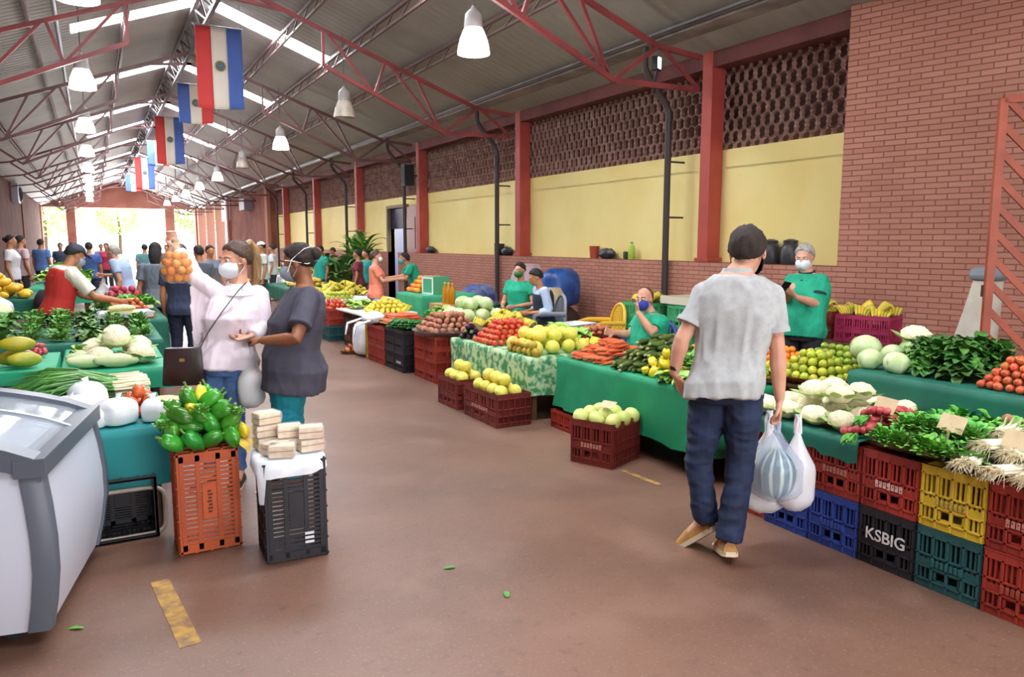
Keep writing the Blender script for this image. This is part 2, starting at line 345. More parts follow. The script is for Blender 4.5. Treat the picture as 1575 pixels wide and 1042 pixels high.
# ================================================================ PEOPLE
def remesh(mb, name, mat, vox, parent, smooth=3, wr=None, seed=0, fac=0.5):
    me = mb.mesh('tmp', mat, 0); o = bpy.data.objects.new('tmp', me); col.objects.link(o)
    r = o.modifiers.new('r', 'REMESH'); r.mode = 'VOXEL'; r.voxel_size = vox; r.use_smooth_shade = True
    if smooth:
        s = o.modifiers.new('s', 'SMOOTH'); s.iterations = smooth; s.factor = fac
    dg = bpy.context.evaluated_depsgraph_get(); me2 = bpy.data.meshes.new_from_object(o.evaluated_get(dg), depsgraph=dg)
    bpy.data.objects.remove(o); bpy.data.meshes.remove(me)
    if wr:                                       # cloth folds: amplitude, frequency (x, y, z)
        amp, fr = wr; nv = len(me2.vertices); import numpy as np
        co = np.empty(nv*3, 'f'); me2.vertices.foreach_get('co', co); no = np.empty(nv*3, 'f'); me2.vertex_normals.foreach_get('vector', no)
        co = co.reshape(-1, 3); no = no.reshape(-1, 3); d = np.empty(nv, 'f')
        for i, p in enumerate(co.tolist()):
            q = V((p[0]*fr[0]+seed, p[1]*fr[1], p[2]*fr[2])); q += V((noise.noise(q*0.5), noise.noise(q*0.5+V((9, 1, 4))), 0))*0.8
            d[i] = -abs(noise.noise(q))*1.6+0.4+0.35*noise.noise(q*2.3)
        co += no*d[:, None]*amp; me2.vertices.foreach_set('co', co.ravel())
    me2.polygons.foreach_set('use_smooth', [True]*len(me2.polygons)); me2.name = name
    me2.materials.clear(); me2.materials.append(mat)
    return obj(name, me2, parent)
SKIN = {'light': M('skin_light', 'dba58a', 0.5, 'cf9377', 5, sss=0.12), 'tan': M('skin_tan', 'c08763', 0.5, 'b37b58', 5, sss=0.1), 'brown': M('skin_brown', '9a6243', 0.5, '8c573a', 5, sss=0.1)}
HAIR = {'dark': M('hair_dark', '211713', 0.8, '33241d', 40, bump=.7, bs=90, stretch=(1, 1, 0.15)), 'black': M('hair_black', '1b1718', 0.7, '2b2526', 40, bump=.7, bs=90), 'blond': M('hair_blond', 'b3905f', 0.5, '8a6a45', 60, bump=.7, bs=90, stretch=(1, 1, 0.1)), 'brown': M('hair_brown', '5a4132', 0.55, '47322a', 40, bump=.7, bs=90), 'grey': M('hair_grey', 'bdb7b0', 0.6, '9a948d', 40, bump=.7, bs=90)}
eye_w, eye_d = M('eye_white', 'ece6e0', 0.3), M('eye_iris', '3a271c', 0.2)
def lerp(a, b, t): return V(a)*(1-t)+V(b)*t
def frame(fwd, up):
    f = V(fwd).normalized(); u = V(up); r = f.cross(u).normalized(); u = r.cross(f); return Matrix((r, f, u)).transposed()
def hand(mb, wr, fwd, palm, side, s=1.0, curl=0.5, spread=0.12, n=6):
    """wr wrist point, fwd along the fingers, palm = the way the palm faces, side=+1: thumb on frame x; five separate bent fingers"""
    q = frame(fwd, -V(palm)); L = lambda x, y, z: V(wr)+q @ V((x*side, y, z))*s
    mb.tube([L(0, -0.02, 0), L(0, 0.02, 0), L(0.002, 0.055, 0), L(0.0, 0.088, 0), L(0, 0.098, 0)], [0.026*s, 0.031*s, 0.040*s, 0.041*s, 0.03*s], 10, [0.019*s, 0.016*s, 0.015*s, 0.013*s, 0.009*s], side=q @ V((1, 0, 0)))
    for k, (x, l) in enumerate(((0.030, 0.072), (0.010, 0.080), (-0.011, 0.074), (-0.031, 0.058))):
        a = 0.15+curl*0.25; p = L(x, 0.088, 0); pts = [L(x, 0.07, 0), p]; sp = x*spread*4
        for seg, kk in ((0.45, 1.0), (0.32, 1.0), (0.23, 0.7)):
            p = p+q @ V((side*sp*math.cos(a), math.cos(a), -math.sin(a)))*(l*seg*s); pts.append(p); a += curl*(0.95+0.08*k)*kk
        mb.tube(pts, [0.0095*s, 0.0095*s, 0.0088*s, 0.008*s, 0.0068*s], n, round_=True)
    a = curl*0.5
    mb.tube([L(0.018, 0.012, -0.004), L(0.042, 0.035, -0.012), L(0.055, 0.062, -0.018-0.012*a), L(0.056-0.02*a, 0.085, -0.024-0.03*a)], [0.015*s, 0.0125*s, 0.0105*s, 0.0078*s], n, round_=True)
TORSO_M = [(.455, .06, .06, 0), (.48, .093, .070, -.004), (.52, .102, .072, -.006), (.57, .094, .064, 0), (.62, .090, .060, .002), (.68, .098, .064, .002), (.74, .107, .068, .0), (.785, .108, .060, -.004), (.815, .085, .048, -.006), (.835, .048, .036, -.006)]
TORSO_F = [(.455, .06, .06, 0), (.48, .098, .072, -.006), (.52, .106, .076, -.008), (.57, .092, .066, 0), (.62, .082, .058, .002), (.68, .088, .064, .008), (.735, .096, .072, .014), (.785, .094, .056, 0), (.815, .075, .044, -.006), (.835, .044, .034, -.006)]
class Person: pass
def person(label, base, face, H=1.7, female=False, skin='light', J=None, top=None, legs=None, hair=None, mask=None, shoes=None, head=(0, 0), belly=0.0, build=1.0, vox=0.008, eyes=True, hands=None, group=None, seed=0, hs=1.0):
    """J overrides joints in the person's own axes (x right, y forward, z up; metres)"""
    root = thing('person', label, 'person', (base[0], base[1], base[2] if len(base) > 2 else 0), -math.radians(face), group)
    P = Person(); P.root = root; h = H
    j = dict(P=V((0, 0, .53*h)), C=V((0, 0, .74*h)), N=V((0, -.008*h, .835*h)), HD=V((0, .012*h, .93*h)))
    for s_, n in ((-1, 'L'), (1, 'R')):
        wd = 1.0 if not female else 0.92
        j.update({'hip'+n: V((s_*.052*h, 0, .50*h)), 'kn'+n: V((s_*.058*h, .012*h, .285*h)), 'an'+n: V((s_*.058*h, -.012*h, .048*h)), 'toe'+n: V((s_*.075*h, .1*h, .012*h)),
                  'sh'+n: V((s_*.108*h*wd*build**.5, -.004*h, .790*h)), 'el'+n: V((s_*.135*h*build**.5, -.012*h, .625*h)), 'wr'+n: V((s_*.14*h*build**.5, .03*h, .475*h))})
    for k, v_ in (J or {}).items(): j[k] = V(v_)
    P.j = j; sm = SKIN[skin]; T0 = TORSO_F if female else TORSO_M
    sxh = (j['hipR']-j['hipL']).normalized(); sxs = (j['shR']-j['shL']).normalized()
    def spine(z):
        zz = z*h; a, b_, c = .53*h, .74*h, .835*h
        if zz < a: return j['P']+(j['P']-j['C']).normalized()*(a-zz), sxh
        if zz < b_: t = (zz-a)/(b_-a); return lerp(j['P'], j['C'], t), (sxh*(1-t)+sxs*t).normalized()
        t = (zz-b_)/(c-b_); return lerp(j['C'], j['N'], t), sxs
    def torso(off, z0=0.0, z1=2.0, flare=0.0, n=20):
        rings = []; lev = [r for r in T0 if z0 < r[0] < z1]
        def row(z):
            for a, b_ in zip(T0, T0[1:]):
                if a[0] <= z <= b_[0]: t = (z-a[0])/(b_[0]-a[0]); return tuple(x*(1-t)+y*t for x, y in zip(a, b_))
            return T0[0] if z < T0[0][0] else T0[-1]
        lo = max(z0, .36); rows = ([(lo,)+row(max(lo, .49))[1:]] if z0 > 0 else [])+[r if r[0] > .5 or z0 == 0 else (r[0],)+row(.5)[1:] for r in lev]+([(z1,)+row(z1)[1:]] if z1 < 1 else [])
        for z, w_, d_, yo in rows:
            c, sx = spine(z); up = (j['C']-j['P']).normalized() if z < .74 else (j['N']-j['C']).normalized(); fy = up.cross(sx).normalized()
            bz = belly*math.exp(-((z-.6)/.075)**2); fl = flare*max(0, (.62-z)/.15)
            ring = []
            for k in range(n):
                a = 2*PI*k/n; ca, sa = math.cos(a), math.sin(a); e = 0.82
                ca2 = math.copysign(abs(ca)**e, ca); sa2 = math.copysign(abs(sa)**e, sa)
                ring.append(c+sx*((w_*h*build+off+fl+bz*0.35)*ca2)+fy*(yo*h+bz*0.4+(d_*h*build+off+fl+bz*0.6)*sa2))
            rings.append(ring)
        return rings
    b = MB(); b.loft(torso(0))
    hm = Matrix.Rotation(-math.radians(head[0]), 3, 'Z') @ Matrix.Rotation(math.radians(head[1]), 3, 'X'); s = h/1.72*(0.96 if female else 1)*hs; HD = j['HD']
    hp = lambda x, y, z: HD+hm @ (V((x, y, z))*s)
    hb = lambda c, r, n=14, k=10, m=None, fn=None: (m or b).ball(hp(*c), tuple(q*s for q in r), n, k, hm, fn=fn)
    b.tube([j['N']-V((0, 0, .03*h)), j['N'], lerp(j['N'], hp(0, -.02, -.05), .55), hp(0, -.022, -.04), hp(0, -.02, 0)], [.062*h*.8, .036*h, .033*h, .033*h, .03*h], 12, side=sxs)
    hb((0, -.014, .026), (.075, .094, .088)); hb((0, .03, -.062), (.050, .052, .05)); hb((0, .028, -.018), (.063, .064, .085)); hb((0, .05, -.098), (.026, .028, .016))
    hb((0, .074, .024), (.05, .022, .012)); hb((0, .094, -.012), (.011, .016, .03)); hb((0, .102, -.03), (.017, .016, .012)); hb((0, .083, -.064), (.024, .012, .009))
    for e in (-1, 1): hb((e*.077, -.006, -.01), (.010, .02, .031), 8, 6)
    for n, sg in (('L', -1), ('R', 1)):
        sh, el, wr_ = j['sh'+n], j['el'+n], j['wr'+n]; bb = build**.7*(0.9 if female else 1)
        b.tube([lerp(sh, j['C'], .25), sh, lerp(sh, el, .35), lerp(sh, el, .75), el, lerp(el, wr_, .25), lerp(el, wr_, .7), wr_], [x*h*bb for x in (.030, .032, .030, .025, .0235, .0255, .020, .0160)], 10, round_=True)
        hd = dict(fwd=(wr_-el), palm=V((-sg, 0, 0)), curl=.5); hd.update((hands or {}).get(n, {}))
        if 'none' not in hd: hand(b, wr_+V(hd['fwd']).normalized()*.018*h/1.7, hd['fwd'], hd['palm'], hd.get('side', sg), h/1.72*(.93 if female else 1), hd['curl'])
        hip, kn, an, toe = (j[k+n] for k in ('hip', 'kn', 'an', 'toe'))
        b.tube([lerp(hip, kn, -.05), lerp(hip, kn, .3), lerp(hip, kn, .8), kn, lerp(kn, an, .3), lerp(kn, an, .75), an], [x*h*build**.6 for x in (.052, .050, .036, .033, .033, .024, .021)], 10, round_=True)
        b.tube([an+(an-toe).normalized()*.02*h, lerp(an, toe, .5)-V((0, 0, .0*h)), toe], [.022*h, .024*h, .018*h], 8, [.022*h, .018*h, .01*h], round_=True)
    remesh(b, 'body', sm, vox, root, 3)
    P.hp, P.hm, P.s, P.spine, P.torso = hp, hm, s, spine, torso
    if eyes:
        for e in (-1, 1):
            m_ = MB(); m_.ball(hp(e*.031, .081, .007), .0108*s, 10, 8); m_.ball(hp(e*.031, .088, .006), .0058*s, 8, 6, m=1); m_.build('eye', [eye_w, eye_d], root)
            m_ = MB(); m_.tube([hp(e*.014, .093, .025), hp(e*.032, .092, .03), hp(e*.052, .078, .024)], [.0028*s, .0034*s, .002*s], 6); m_.build('eyebrow', HAIR[hair[1]] if hair else HAIR['dark'], root)
    if hair:
        kind, hc = hair[:2]; ln = hair[2] if len(hair) > 2 else 0.3
        def fn(d):
            back = -d.y*0.75+d.z*0.95+0.12*abs(d.x)
            if kind == 'bald': back = -d.y*0.85+d.z*0.45-.02-max(0, d.y)*.8
            if kind == 'short' and d.z < -0.35 and d.y > -0.35: back -= 0.5
            if kind == 'short' and d.y < -.3: back += .14
            if kind in ('pony', 'bun'): back += 0.12
            k = max(0.0, min(1.0, (back+0.05+.11*noise.noise(d*6+V((seed, 3, 0))))*5)); return 0.86+k*((0.31 if kind in ('short', 'long') else .26 if kind != 'bald' else 0.19)+.07*noise.noise(d*4+V((seed, 0, 0)))+.085*noise.noise(d*15+V((seed, 0, 0))))
        hr = MB(); hr.ball(hp(0, -.016, .02), (.078*s, .096*s, .094*s), 36, 26, hm, fn=fn)
        if kind == 'long':
            hr.tube([hp(0, -.06, .08), hp(0, -.10, .0), hp(0, -.095, -.09), hp(0, -.09, -.09-ln)], [.06*s, .085*s, .09*s, .06*s], 14, [.03*s, .04*s, .045*s, .02*s], side=hm @ V((1, 0, 0)), round_=True)
        if kind in ('short', 'long', 'bald'): hr.build('hair', HAIR[hc], root, 80)
        if kind == 'pony':
            ho = hr.build('hair', HAIR[hc], root, 80); t_ = MB()
            t_.tube([hp(0, -.085, .085), hp(0, -.125, .10), hp(0, -.155, .06), hp(.005, -.165, -.02), hp(.012, -.155, -.12), hp(.02, -.14, -.21), hp(.02, -.13, -.25)], [x*s for x in (.022, .028, .036, .042, .040, .028, .008)], 14, [x*s for x in (.02, .024, .028, .03, .028, .018, .005)], side=hm @ V((1, 0, 0)), round_=True)
            t_.build('ponytail', HAIR[hair[3]] if len(hair) > 3 else HAIR[hc], ho, 80); t_ = MB(); t_.tube([hp(.026*math.cos(a), -.088+.01*math.sin(a), .088+.024*math.sin(a)) for a in [2*PI*i/10 for i in range(11)]], .007*s, 6); t_.build('hair_tie', HAIR['black'], ho)
        if kind == 'bun':
            ho = hr.build('hair', HAIR[hc], root, 80); t_ = MB(); t_.ball(hp(0, -.125, .035), (.042*s, .035*s, .042*s), 14, 10, hm, fn=lambda d: 1+.06*noise.noise(d*6)); t_.build('hair_bun', HAIR[hc], ho, 80)
        if kind == 'cap':
            hr.build('hair', HAIR[hc], root, 80); c_ = MB(); c_.ball(hp(0, -.012, .045), (.086*s, .104*s, .084*s), 20, 14, hm, fn=lambda d: 1.0 if d.z > -.1 else .8)
            c_.tube([hp(0, .05, .045), hp(0, .10, .04), hp(0, .155, .028)], [.075*s, .075*s, .05*s], 14, [.012*s, .008*s, .006*s], side=hm @ V((1, 0, 0))); c_.build('cap', hair[3], root)
    if mask:
        mk = MB(); rows = []
        for sgn in (1, .93):
            g_ = []
            for i in range(9):
                el = math.radians(-78+i*16); rr = []
                for k in range(15):
                    az = math.radians(-84+k*12); pl = 1+.012*math.cos(i*PI)
                    rr.append(hp(.073*sgn*math.cos(el)*math.sin(az), .02+.092*sgn*pl*math.cos(el)*math.cos(az)+.012, -.053+.066*sgn*math.sin(el)))
                g_.append(rr)
            rows.append(g_); mk.grid(g_)
        for e in (-1, 1):
            for z in (-.02, -.085): mk.tube([hp(e*.066, .03, z), hp(e*.076, .0, -.02 if z > -.05 else -.05), hp(e*.079, -.022, -.012)], .0028*s, 5)
        mk.build('face_mask', mask, root, 60)
    if top:
        tm, slv, hem = top['m'], top.get('sleeve', .6), top.get('hem', .46); off = top.get('off', .014)
        c = MB(); c.loft(torso(off, hem, .828, top.get('flare', .004)))
        for n, sg in (('L', -1), ('R', 1)):
            sh, el, wr_ = j['sh'+n], j['el'+n], j['wr'+n]; bb = build**.7*(0.9 if female else 1)*h; o2 = top.get('soff', off); so = V((0, 0, .004*h))
            pts = [sh]; rr = [.031*bb+off]; c.ball(sh, .0315*bb+off, 14, 10); c.tube([lerp(sh, j['N'], .75)-V((0, 0, .035*h)), sh], [.030*bb+off*.6, .030*bb+off], 12)
            for t in (.3, .6, .9):
                if t < slv: pts.append(lerp(sh, el, t)); rr.append((.032-.008*t)*bb+o2)
            if slv <= 1: pts.append(lerp(sh, el, slv)); rr.append((.032-.007*slv)*bb+o2*1.25)
            else:
                pts += [el, lerp(el, wr_, .3)]; rr += [.026*bb+o2, .026*bb+o2]
                if slv > 1.5: pts += [lerp(el, wr_, .75), lerp(el, wr_, .98)]; rr += [.022*bb+o2, .018*bb+o2*.7]
                else: pts[-1] = lerp(el, wr_, slv-1)
            c.tube(pts, rr, 14, round_=False)
        for q in top.get('extra', []): q(c, P)
        cl = remesh(c, top.get('name', 'shirt'), tm, max(vox, .008) if vox < .011 else vox, root, 3, (top.get('amp', .007), top.get('fr', (14, 14, 6))), seed); P.top = cl
        if top.get('collar'):
            k_ = MB(); n_ = 22; N_ = j['N']; rr = []
            fy = V((0, 0, 1)).cross(sxs)
            for dz, r1, r2 in ((-.05, .112, .098), (-.012, .078, .072), (.024, .064, .064), (.026, .069, .069), (-.006, .086, .082), (-.05, .125, .112)):
                rr.append([N_+V((0, 0, dz))*h/1.7+(sxs*math.cos(a)*r1+fy*(math.sin(a)*r2+.004-.010*dz*20))*h/1.7 + V((0, 0, -.02*max(0, math.sin(a)))) for a in [2*PI*i/n_ for i in range(n_)]])
            k_.loft(rr, False, closed=True); k_.build('collar', top['collar'], cl, 60)
        if top.get('cuff'):
            for n in 'LR':
                a, e = j['sh'+n], j['el'+n]; k_ = MB(); bb = build**.7*(0.9 if female else 1)*h; r_ = (.032-.007*slv)*bb+top.get('soff', off)*1.25+.002
                k_.tube([lerp(a, e, slv-.09), lerp(a, e, slv-.02), lerp(a, e, slv+.012)], [r_*.98, r_, r_*.99], 16); k_.build('sleeve_cuff', top['cuff'], cl, 60)
    if legs:
        c = MB(); o2 = legs.get('off', .012); end = legs.get('end', .97); rise = legs.get('rise', .58)
        c.loft(torso(o2*.7, 0, rise))
        for n in 'LR':
            hip, kn, an = (j[k+n] for k in ('hip', 'kn', 'an')); bb = h*build**.6
            c.tube([lerp(hip, kn, -.08), lerp(hip, kn, .3), lerp(hip, kn, .75), kn, lerp(kn, an, .35), lerp(kn, an, .75), lerp(kn, an, end)], [x*bb+o2 for x in (.054, .051, .038, .034, .032, .026+legs.get('w', 0), .024+legs.get('w', 0))], 14)
        remesh(c, legs.get('name', 'trousers'), legs['m'], max(vox, .008) if vox < .011 else vox, root, 3, (legs.get('amp', .008), (9, 9, 16)), seed+5)
    if shoes:
        for n in 'LR':
            an, toe = j['an'+n], j['toe'+n]; d = (toe-an); flat = V((d.x, d.y, 0)).normalized(); ax = (toe-V((an.x, an.y, an.z-.036*h))).normalized(); up = V((0, 0, 1)); sx = ax.cross(up).normalized(); u2 = sx.cross(ax)
            hl = V((an.x, an.y, an.z-.046*h))-ax*.035*h
            m_ = MB(); rings = []
            for t, w_, ht in ((0, .020, .034), (.02, .025, .040), (.06, .026, .044), (.10, .028, .036), (.135, .030, .026), (.165, .024, .018), (.178, .013, .010)):
                c_ = hl+ax*t*h; rings.append([c_+sx*(w_*h*math.cos(a))+u2*(max(0, math.sin(a))*ht*h) for a in [2*PI*i/14 for i in range(14)]])
            m_.loft(rings); so_ = m_.build('shoe', shoes, root, 60); m_ = MB(); rings = []
            for t, w_ in ((-.004, .013), (.01, .024), (.06, .027), (.10, .029), (.14, .032), (.17, .025), (.184, .011)):
                c_ = hl+ax*t*h; rings.append([c_+sx*(w_*h)+u2*.004*h, c_+sx*(w_*h)-u2*.010*h, c_-sx*(w_*h)-u2*.010*h, c_-sx*(w_*h)+u2*.004*h])
            m_.loft(rings); m_.build('shoe_sole', M('sole_beige', 'd8c8a8', 0.7), so_, 30)
    return P
# ================================================================ PRODUCE
KIND = {}   # name -> (variants [(mesh, [(part name, mesh)])], half sizes, spin)
def kind(name, variants, half, spin): KIND[name] = (variants, V(half), spin)
def bumpy(amp, f, seed): return lambda d: 1+amp*noise.noise(d*f+V((seed, seed*2, 0)))
def fruit(name, half, m, lump=0.03, f=2, n=12, k=8, nv=2, parts=None, spin='any', fn=None):
    vs_ = []
    for i in range(nv):
        b = MB(); g = bumpy(lump, f, i*3.7); b.ball((0, 0, 0), half, n, k, fn=(lambda d: g(d)*fn(d)) if fn else g)
        vs_.append((b.mesh(name, m, 60), parts(i) if parts else []))
    kind(name, vs_, half, spin)
def PM(nm, *a, **k): return M(nm, *a, **k)
green_stem = M('green_stem', '6f8a3a', 0.6)
def calyx(r, z, nm='calyx', m=green_stem):
    def f(i):
        b = MB()
        for a in range(5):
            t = a*2*PI/5+i; d = V((math.cos(t), math.sin(t), 0)); s_ = V((-d.y, d.x, 0)); b.add([V((0, 0, z+.002)), d*r*.5+s_*r*.18+V((0, 0, z+.001)), d*r+V((0, 0, z-.004)), d*r*.5-s_*r*.18+V((0, 0, z+.001))], [(0, 1, 2, 3)])
        b.tube([(0, 0, z-.004), (0, 0, z+r*.6)], r*.13, 6); return [(nm, b.mesh(nm, m, 0))]
    return f
fruit('tomato', (.036, .036, .030), M('tomato_red', 'd8402a', .3, 'e0603a', 20, rnd=.12, hue=.012), parts=calyx(.02, .029))
fruit('orange', (.036, .036, .035), M('orange_peel', 'f0922a', .45, rnd=.1, hue=.015, bump=.15, bs=300), .02)
fruit('guava', (.033, .033, .034), M('guava_green', 'c3c63c', .45, 'a9b632', 12, rnd=.18, hue=.02), .04)
fruit('lime', (.028, .028, .03), M('lime_green', '86a332', .4, '9fb540', 14, rnd=.2, hue=.02), .04)
fruit('melon', (.072, .072, .066), M('melon_yellow', 'ece26a', .5, 'e2d455', 8, rnd=.06, hue=.012, bump=.2, bs=60), .03, n=16, k=11)
fruit('pale_melon', (.075, .075, .066), M('melon_pale', 'd8dd86', .5, 'c8d070', 7, rnd=.08, hue=.012), .03, n=16, k=11)
fruit('potato', (.045, .033, .03), M('potato_skin', 'b98062', .8, 'a56c52', 20, rnd=.15, hue=.01), .12, 2.2, spin='any')
fruit('onion', (.038, .038, .034), M('onion_skin', 'c97a4e', .4, 'b3603a', 9, rnd=.15, hue=.012, stretch=(1, 1, .2)), .03, fn=lambda d: 1+.28*max(0, d.z-.82)*5, spin='any')
fruit('red_onion', (.038, .038, .034), M('red_onion_skin', 'a8606a', .4, '8c4652', 9, rnd=.15), .03, fn=lambda d: 1+.28*max(0, d.z-.82)*5)
fruit('mango', (.055, .04, .036), M('mango_skin', 'd9a53a', .45, 'b9a83a', 7, rnd=.12, hue=.02), .05, 1.6)
fruit('lemon', (.04, .030, .030), M('lemon_peel', 'f0dc50', .45, rnd=.08, hue=.01), .02, fn=lambda d: 1+.25*max(0, abs(d.x)-.85)*5)
fruit('squash', (.085, .055, .05), M('squash_yellow', 'eec22a', .45, 'e3ae20', 6, rnd=.08), .05, n=16, fn=lambda d: (.72 if d.x > 0 else 1)+.28*(1-abs(d.x)) if d.x > 0 else 1, spin='flat')
fruit('papaya', (.13, .058, .056), M('papaya_skin', 'b9a42a', .45, '8f9a30', 5, rnd=.12, hue=.015), .03, 1.5, 16, 10, fn=lambda d: 1-.16*max(0, d.x), spin='flat')
fruit('aubergine', (.085, .036, .036), M('aubergine_skin', '2e1a33', .2, rnd=.1), .03, 1.5, fn=lambda d: 1-.25*max(0, d.x), spin='flat', parts=lambda i: [('calyx', MB().lathe([(.002, .02), (.012, .0), (.02, -.02)], 8, (0, 0, 0)).xf(Matrix.Translation((.074, 0, 0)) @ Matrix.Rotation(PI/2, 4, 'Y')).mesh('calyx', green_stem))])
fruit('turnip', (.036, .036, .032), M('beet_red', 'a8344a', .55, 'c04a5a', 15, rnd=.15), .05, fn=lambda d: 1+.5*max(0, -d.z-.85)*5)
fruit('small_tomato', (.024, .022, .021), M('small_tomato_red', 'cf6a3c', .3, 'b8502e', 20, rnd=.2, hue=.012), .04, n=10, k=6)
fruit('pumpkin', (.15, .15, .10), M('pumpkin_skin', 'e3a82c', .5, 'd6b83a', 5, rnd=.1, hue=.02), .02, n=32, k=12, fn=lambda d: 1-.06*abs(math.sin(5*math.atan2(d.y, d.x))), spin='up', parts=lambda i: [('stem', MB().tube([(0, 0, .09), (.01, 0, .13)], .015, 6).mesh('stem', green_stem))])
def sausage(b, L_, r, bend, n=10, k=9, tip=.35, lump=.05, seed=0):
    pts = []; rs = []
    for i in range(k):
        t = i/(k-1)*2-1; pts.append((t*L_, 0, bend*(1-t*t)-bend*.5)); rs.append(r*max(tip, (1-abs(t)**4))*(1+lump*noise.noise(V((t*3, seed, 0)))))
    return b.tube(pts, rs, n, round_=True)
def long_(name, L_, r, bend, m, tip=.5, nv=2, parts=None, taper=0):
    vs_ = []
    for i in range(nv):
        b = MB(); sausage(b, L_-r*tip, r, bend*(1+i*.3), tip=tip, seed=i*4.1)
        if taper: b.v = [(x, y*(1-taper*(x/L_+1)/2), z*(1-taper*(x/L_+1)/2)) for x, y, z in b.v]
        vs_.append((b.mesh(name, m, 60), parts(i) if parts else []))
    kind(name, vs_, (L_, r, r), 'long')
long_('courgette', .095, .024, .012, M('courgette_skin', '3f5426', .4, '55682e', 25, rnd=.25, hue=.02, stretch=(.3, 1, 1)), .6, parts=lambda i: [('stalk', MB().tube([(.09, 0, -.004), (.112, 0, -.004)], [.012, .009], 6).mesh('stalk', M('stalk_pale', 'a9b06a', .7)))])
long_('cucumber', .10, .022, .012, M('cucumber_skin', '2f6a35', .35, '3f7f3c', 25, rnd=.2, stretch=(.3, 1, 1)), .5)
long_('carrot', .085, .019, .004, M('carrot_orange', 'e8744a', .5, 'd9653c', 30, rnd=.12, hue=.01, stretch=(1, .3, .3)), .5, taper=.62, parts=lambda i: [('leaf_stub', MB().tube([(-.085, 0, 0), (-.10, 0, .002)], [.008, .005], 5).mesh('leaf_stub', green_stem))])
long_('corn_cob', .09, .026, .0, M('corn_pale', 'ece0a8', .5, 'e2d08a', 60, rnd=.08), .55, taper=.25)
# a hand of bananas: separate fingers under one crown
def banana_hand(i):
    parts = []; rr = random.Random(i)
    for k in range(6):
        b = MB(); a = (k-2.5)*.2; y = (k-2.5)*.024; pts = []; rs = []
        for q in range(8):
            t = q/7; ang = .3+t*1.25; x = .015+t*.15*math.cos(ang*.55); z = .01+.075*math.sin(t*PI*.85)+rr.uniform(-.002, .002); pts.append((x, y*(1+t*.6)+math.sin(a)*x*.2, z-.04)); rs.append((.009, .014, .0165, .017, .0165, .015, .011, .005)[q])
        b.tube(pts, rs, 7, round_=True); parts.append(('banana', b.mesh('banana', BAN, 60)))
    b = MB(); b.box((.004, 0, -.03), (.03, .11, .022)); return (b.mesh('banana_hand', M('banana_crown', '8a7a35', .7), 0), parts)
BAN = M('banana_yellow', 'ebcf45', .45, 'c9bd3e', 9, rnd=.1, hue=.012)
kind('banana_hand', [banana_hand(i) for i in range(2)], (.085, .08, .045), 'hand')
# cauliflower: curd of many florets with its wrapper leaves
def leaf(b, base, d, up, L_, w_, curl=.6, k=5, ruff=.0, seed=0, m=0, cup=.25, prof=None):
    d = V(d).normalized(); up = V(up); s_ = d.cross(up).normalized(); up = s_.cross(d); p = V(base); rows = []; a = 0
    for i in range(k+1):
        t = i/k; ww = w_*(prof(t) if prof else (math.sin(PI*min(1, .12+t*.88))**.7)) if i < k else w_*.06
        dd = d*math.cos(a)-up*math.sin(a); uu = up*math.cos(a)+d*math.sin(a); rf = ruff*noise.noise(V((t*6, seed, 1)))
        rows.append([p-s_*ww+uu*(cup*ww+rf), p-s_*ww*.5+uu*cup*ww*.25-uu*rf*.5, p+uu*0, p+s_*ww*.5+uu*cup*ww*.25+uu*rf*.6, p+s_*ww+uu*(cup*ww-rf)]); p = p+dd*(L_/k); a += curl/k*(1+.6*t)
    return b.grid(rows, m)
CURD = M('cauliflower_curd', 'f3ebca', .75, 'e6dbb0', 40, rnd=.06, bump=.5, bs=140); CLEAF = M('pale_leaf', 'b7cf8a', .55, '93b566', 8, rnd=.12)
def cauli(i):
    b = MB(); b.ball((0, 0, .0), (.085, .085, .062), 30, 18, fn=lambda d: .97+.17*abs(noise.noise(d*6+V((i, 0, 0))))+.06*noise.noise(d*14) if d.z > -.3 else .9)
    l = MB(); rr = random.Random(i)
    for k in range(7):
        a = k*2*PI/7+i; d = V((math.cos(a), math.sin(a), .55)); leaf(l, d*.05+V((0, 0, -.055)), d-V((0, 0, .35)), V((0, 0, 1)), .085+rr.random()*.02, .036, -.35, 4, .004, k)
    return (b.mesh('cauliflower', CURD, 70), [('wrapper_leaves', l.mesh('wrapper_leaves', CLEAF, 70))])
kind('cauliflower', [cauli(i) for i in range(2)], (.09, .09, .062), 'up')
def cabb(i, nm, m, ml_):
    b = MB(); b.ball((0, 0, 0), (.105, .105, .092), 20, 14, fn=lambda d: 1+.03*noise.noise(d*3+V((i, 0, 0))))
    l = MB()
    for k in range(5):
        a = k*2*PI/5+i*.7; d = V((math.cos(a), math.sin(a), 0)); rows = []
        for q in range(6):
            el = -1.2+q*.38; ww = .062*math.sin(PI*min(.98, .2+q/6*.85)); c = V((d.x*math.cos(el)*.108, d.y*math.cos(el)*.108, math.sin(el)*.096)); s_ = V((-d.y, d.x, 0))
            rows.append([c-s_*ww*1.0-d*ww*.22, c+d*.003, c+s_*ww*1.0-d*ww*.22])
        l.grid(rows)
    return (b.mesh(nm, m, 70), [('outer_leaves', l.mesh('outer_leaves', ml_, 70))])
CAB = M('cabbage_leaf', 'cfe0a6', .45, 'b9d48c', 5, rnd=.06, stretch=(1, 1, .4)); CABO = M('cabbage_outer', 'd9e6ba', .5, 'b4cf88', 7)
kind('cabbage', [cabb(i, 'cabbage', CAB, CABO) for i in range(2)], (.105, .105, .092), 'up')
